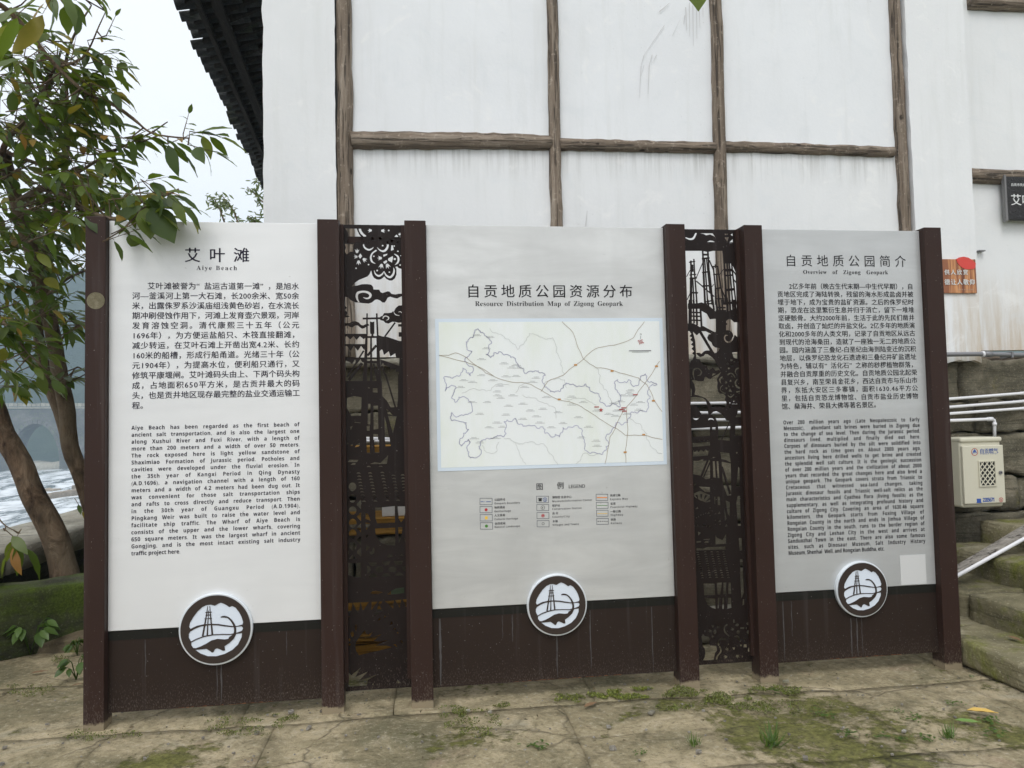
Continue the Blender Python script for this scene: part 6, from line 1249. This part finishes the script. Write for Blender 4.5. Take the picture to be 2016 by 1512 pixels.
for cx, cy, rx, ry, n in mossp:
    for i in range(int(n*3.6)):
        a = rw.uniform(0, 6.28); q = math.sqrt(rw.random()); p = gz(cx+rx*q*math.cos(a), cy+ry*q*math.sin(a))
        if noise.noise(p*14) < -.12+.35*(q-.5): continue
        a = rw.uniform(0, 6.28); p.z = .012*noise.noise(p*2.2+Vector((21, 5.1, 0)))*0+rw.uniform(.002, .008)
        lc.add(p, Vector((math.cos(a), math.sin(a), rw.uniform(.2, 1.1))), Vector((0, 0, 1)), rw.uniform(.004, .010), 0, rw.random()*(1.0 if cx in (1225, 1262, 1115) else .6))
mo = lc.mesh('moss', lc.L, M['moss'], None, [leaf_shape(2, .42, -.3, .4)]); tag(mo, kind='stuff')
# dry litter gathered under the boards and along the joints
lc = LeafCloud()
for i in range(420):
    if rw.random() < .6: p = Vector((rw.uniform(-1.6, 3.0), 3.94+abs(rw.gauss(0, .16)), .004))
    elif rw.random() < .5: p = Vector((rw.uniform(-2.6, 3.0), rw.choice((3.80, 3.02))+rw.gauss(0, .015), .004)); p.y -= (p.x-1)*.03
    else: p = gz(rw.uniform(0, 2016), rw.uniform(1340, 1512)); p.z = .006
    a = rw.uniform(0, 6.28); lc.add(p+Vector((0, 0, .008)), Vector((math.cos(a), math.sin(a), rw.uniform(-.1, .3))), Vector((rw.uniform(-.6, .6), rw.uniform(-.6, .6), 1)), rw.choice((.006, .009, .014, .02)), 0, rw.random())
M['litter'] = leaf_mat('dry_litter', [(0, (.05, .03, .018)), (.6, (.13, .085, .045)), (1, (.28, .21, .12))], True, .1)
tag(lc.mesh('leaf_litter', lc.L, M['litter'], None, [leaf_shape(3, .22, .3, .3)]), kind='stuff')
# fallen leaves and grit
def fallen(x, y, x2, y2, shape, mat, label, lift=.01):
    lc = LeafCloud(); A, Bq = atz(x, y, lift), atz(x2, y2, lift); lc.add(A, Bq-A, Vector((0, -.1, 1)), (Bq-A).length, 0, .5); o = lc.mesh('fallen_leaf', lc.L, mat, None, [shape]); tag(o, label, 'leaf'); return o
fallen(1903, 1398, 1966, 1404, leaf_shape(8, .15, .0, .5), flat('yellow_dead_leaf', (.55, .36, .08), .5), 'yellow fallen leaf lying on the paving near the lowest step', .012)
fallen(1880, 1417, 1932, 1422, leaf_shape(8, .16, .0, .2), flat('green_fallen_leaf', (.14, .24, .05), .5), 'green fallen leaf lying just below the yellow one', .008)
M['deadleaf'] = flat('brown_dead_leaf', (.20, .12, .06), .7)
for x, y, x2, y2, lab in [(1985,1252,2012,1262,'brown dead leaf on the lowest step'), (60,1326,95,1320,'long brown dead leaf by the foot of the mossy wall'), (142,1350,162,1345,'small brown dead leaf against the leftmost post'), (1150,1392,1175,1382,'thin dry leaf lying on the moss in front of the map board')]:
    lf = .012 if y != 1252 else .16
    fallen(x, y, x2, y2, leaf_shape(5, .16, .0, .3), M['deadleaf'], lab, lf)
mb = MB(); 
for i in range(260):
    x, y = rw.uniform(0, 2010), rw.uniform(1330, 1505); p = gz(x, y)
    if p.x > 2.98 or p.y > 4.6: continue
    s = rw.uniform(.0018, .0055)*(1 if rw.random() < .9 else 2); V, F = rough_box((p.x, p.y, .002), (s, s*rw.uniform(.6, 1.2), s*.6), rw.uniform(0, 3), i, (1, 1, 1), .0, s*.5, 60); mb.add(V, F)
o = mb.obj('grit', stone_mat('pale_grit', (.12, .1, .08), (.35, .32, .27), (.6, .58, .54), (.1, .1, .05), .0, 30)); tag(o, kind='stuff')
# white flecks are chips of plaster
for i, (x, y, s) in enumerate([(922,1402,.010),(965,1405,.011),(1913,1334,.012),(1547,1344,.016),(1283,1406,.02)]):
    p = gz(x, y); V, F = rough_box((p.x, p.y, .008), (s, s*.6, .005), i, i, (3, 2, 1), .002, .003, 50); o = obj('plaster_chip', V, F, M['coping'], None); tag(o, ['pale plaster chip on the mossy slab, left one', 'pale plaster chip on the mossy slab, right one', 'pale chip beside the foot of the rightmost post', 'flat pale chip beside the foot of the fifth post', 'pale chip under the right end of the map board'][i], 'chip', 'plaster chips on the paving')
# ================================================================== haze
HZ = MB().box(-900, 420, -70, 700, -13.2, 150).obj('haze', None)
k = bpy.data.materials.new('haze_air'); k.use_nodes = True; t = k.node_tree; t.nodes.clear(); ou = t.nodes.new('ShaderNodeOutputMaterial'); pv = t.nodes.new('ShaderNodeVolumePrincipled')
pv.inputs['Density'].default_value = .0010; pv.inputs['Color'].default_value = (.70, .86, 1, 1); pv.inputs['Anisotropy'].default_value = .2
t.links.new(pv.outputs[0], ou.inputs['Volume']); HZ.data.materials.append(k); HZ['kind'] = 'stuff'
sc.cycles.volume_bounces = 1; sc.cycles.max_bounces = 7; sc.cycles.diffuse_bounces = 4
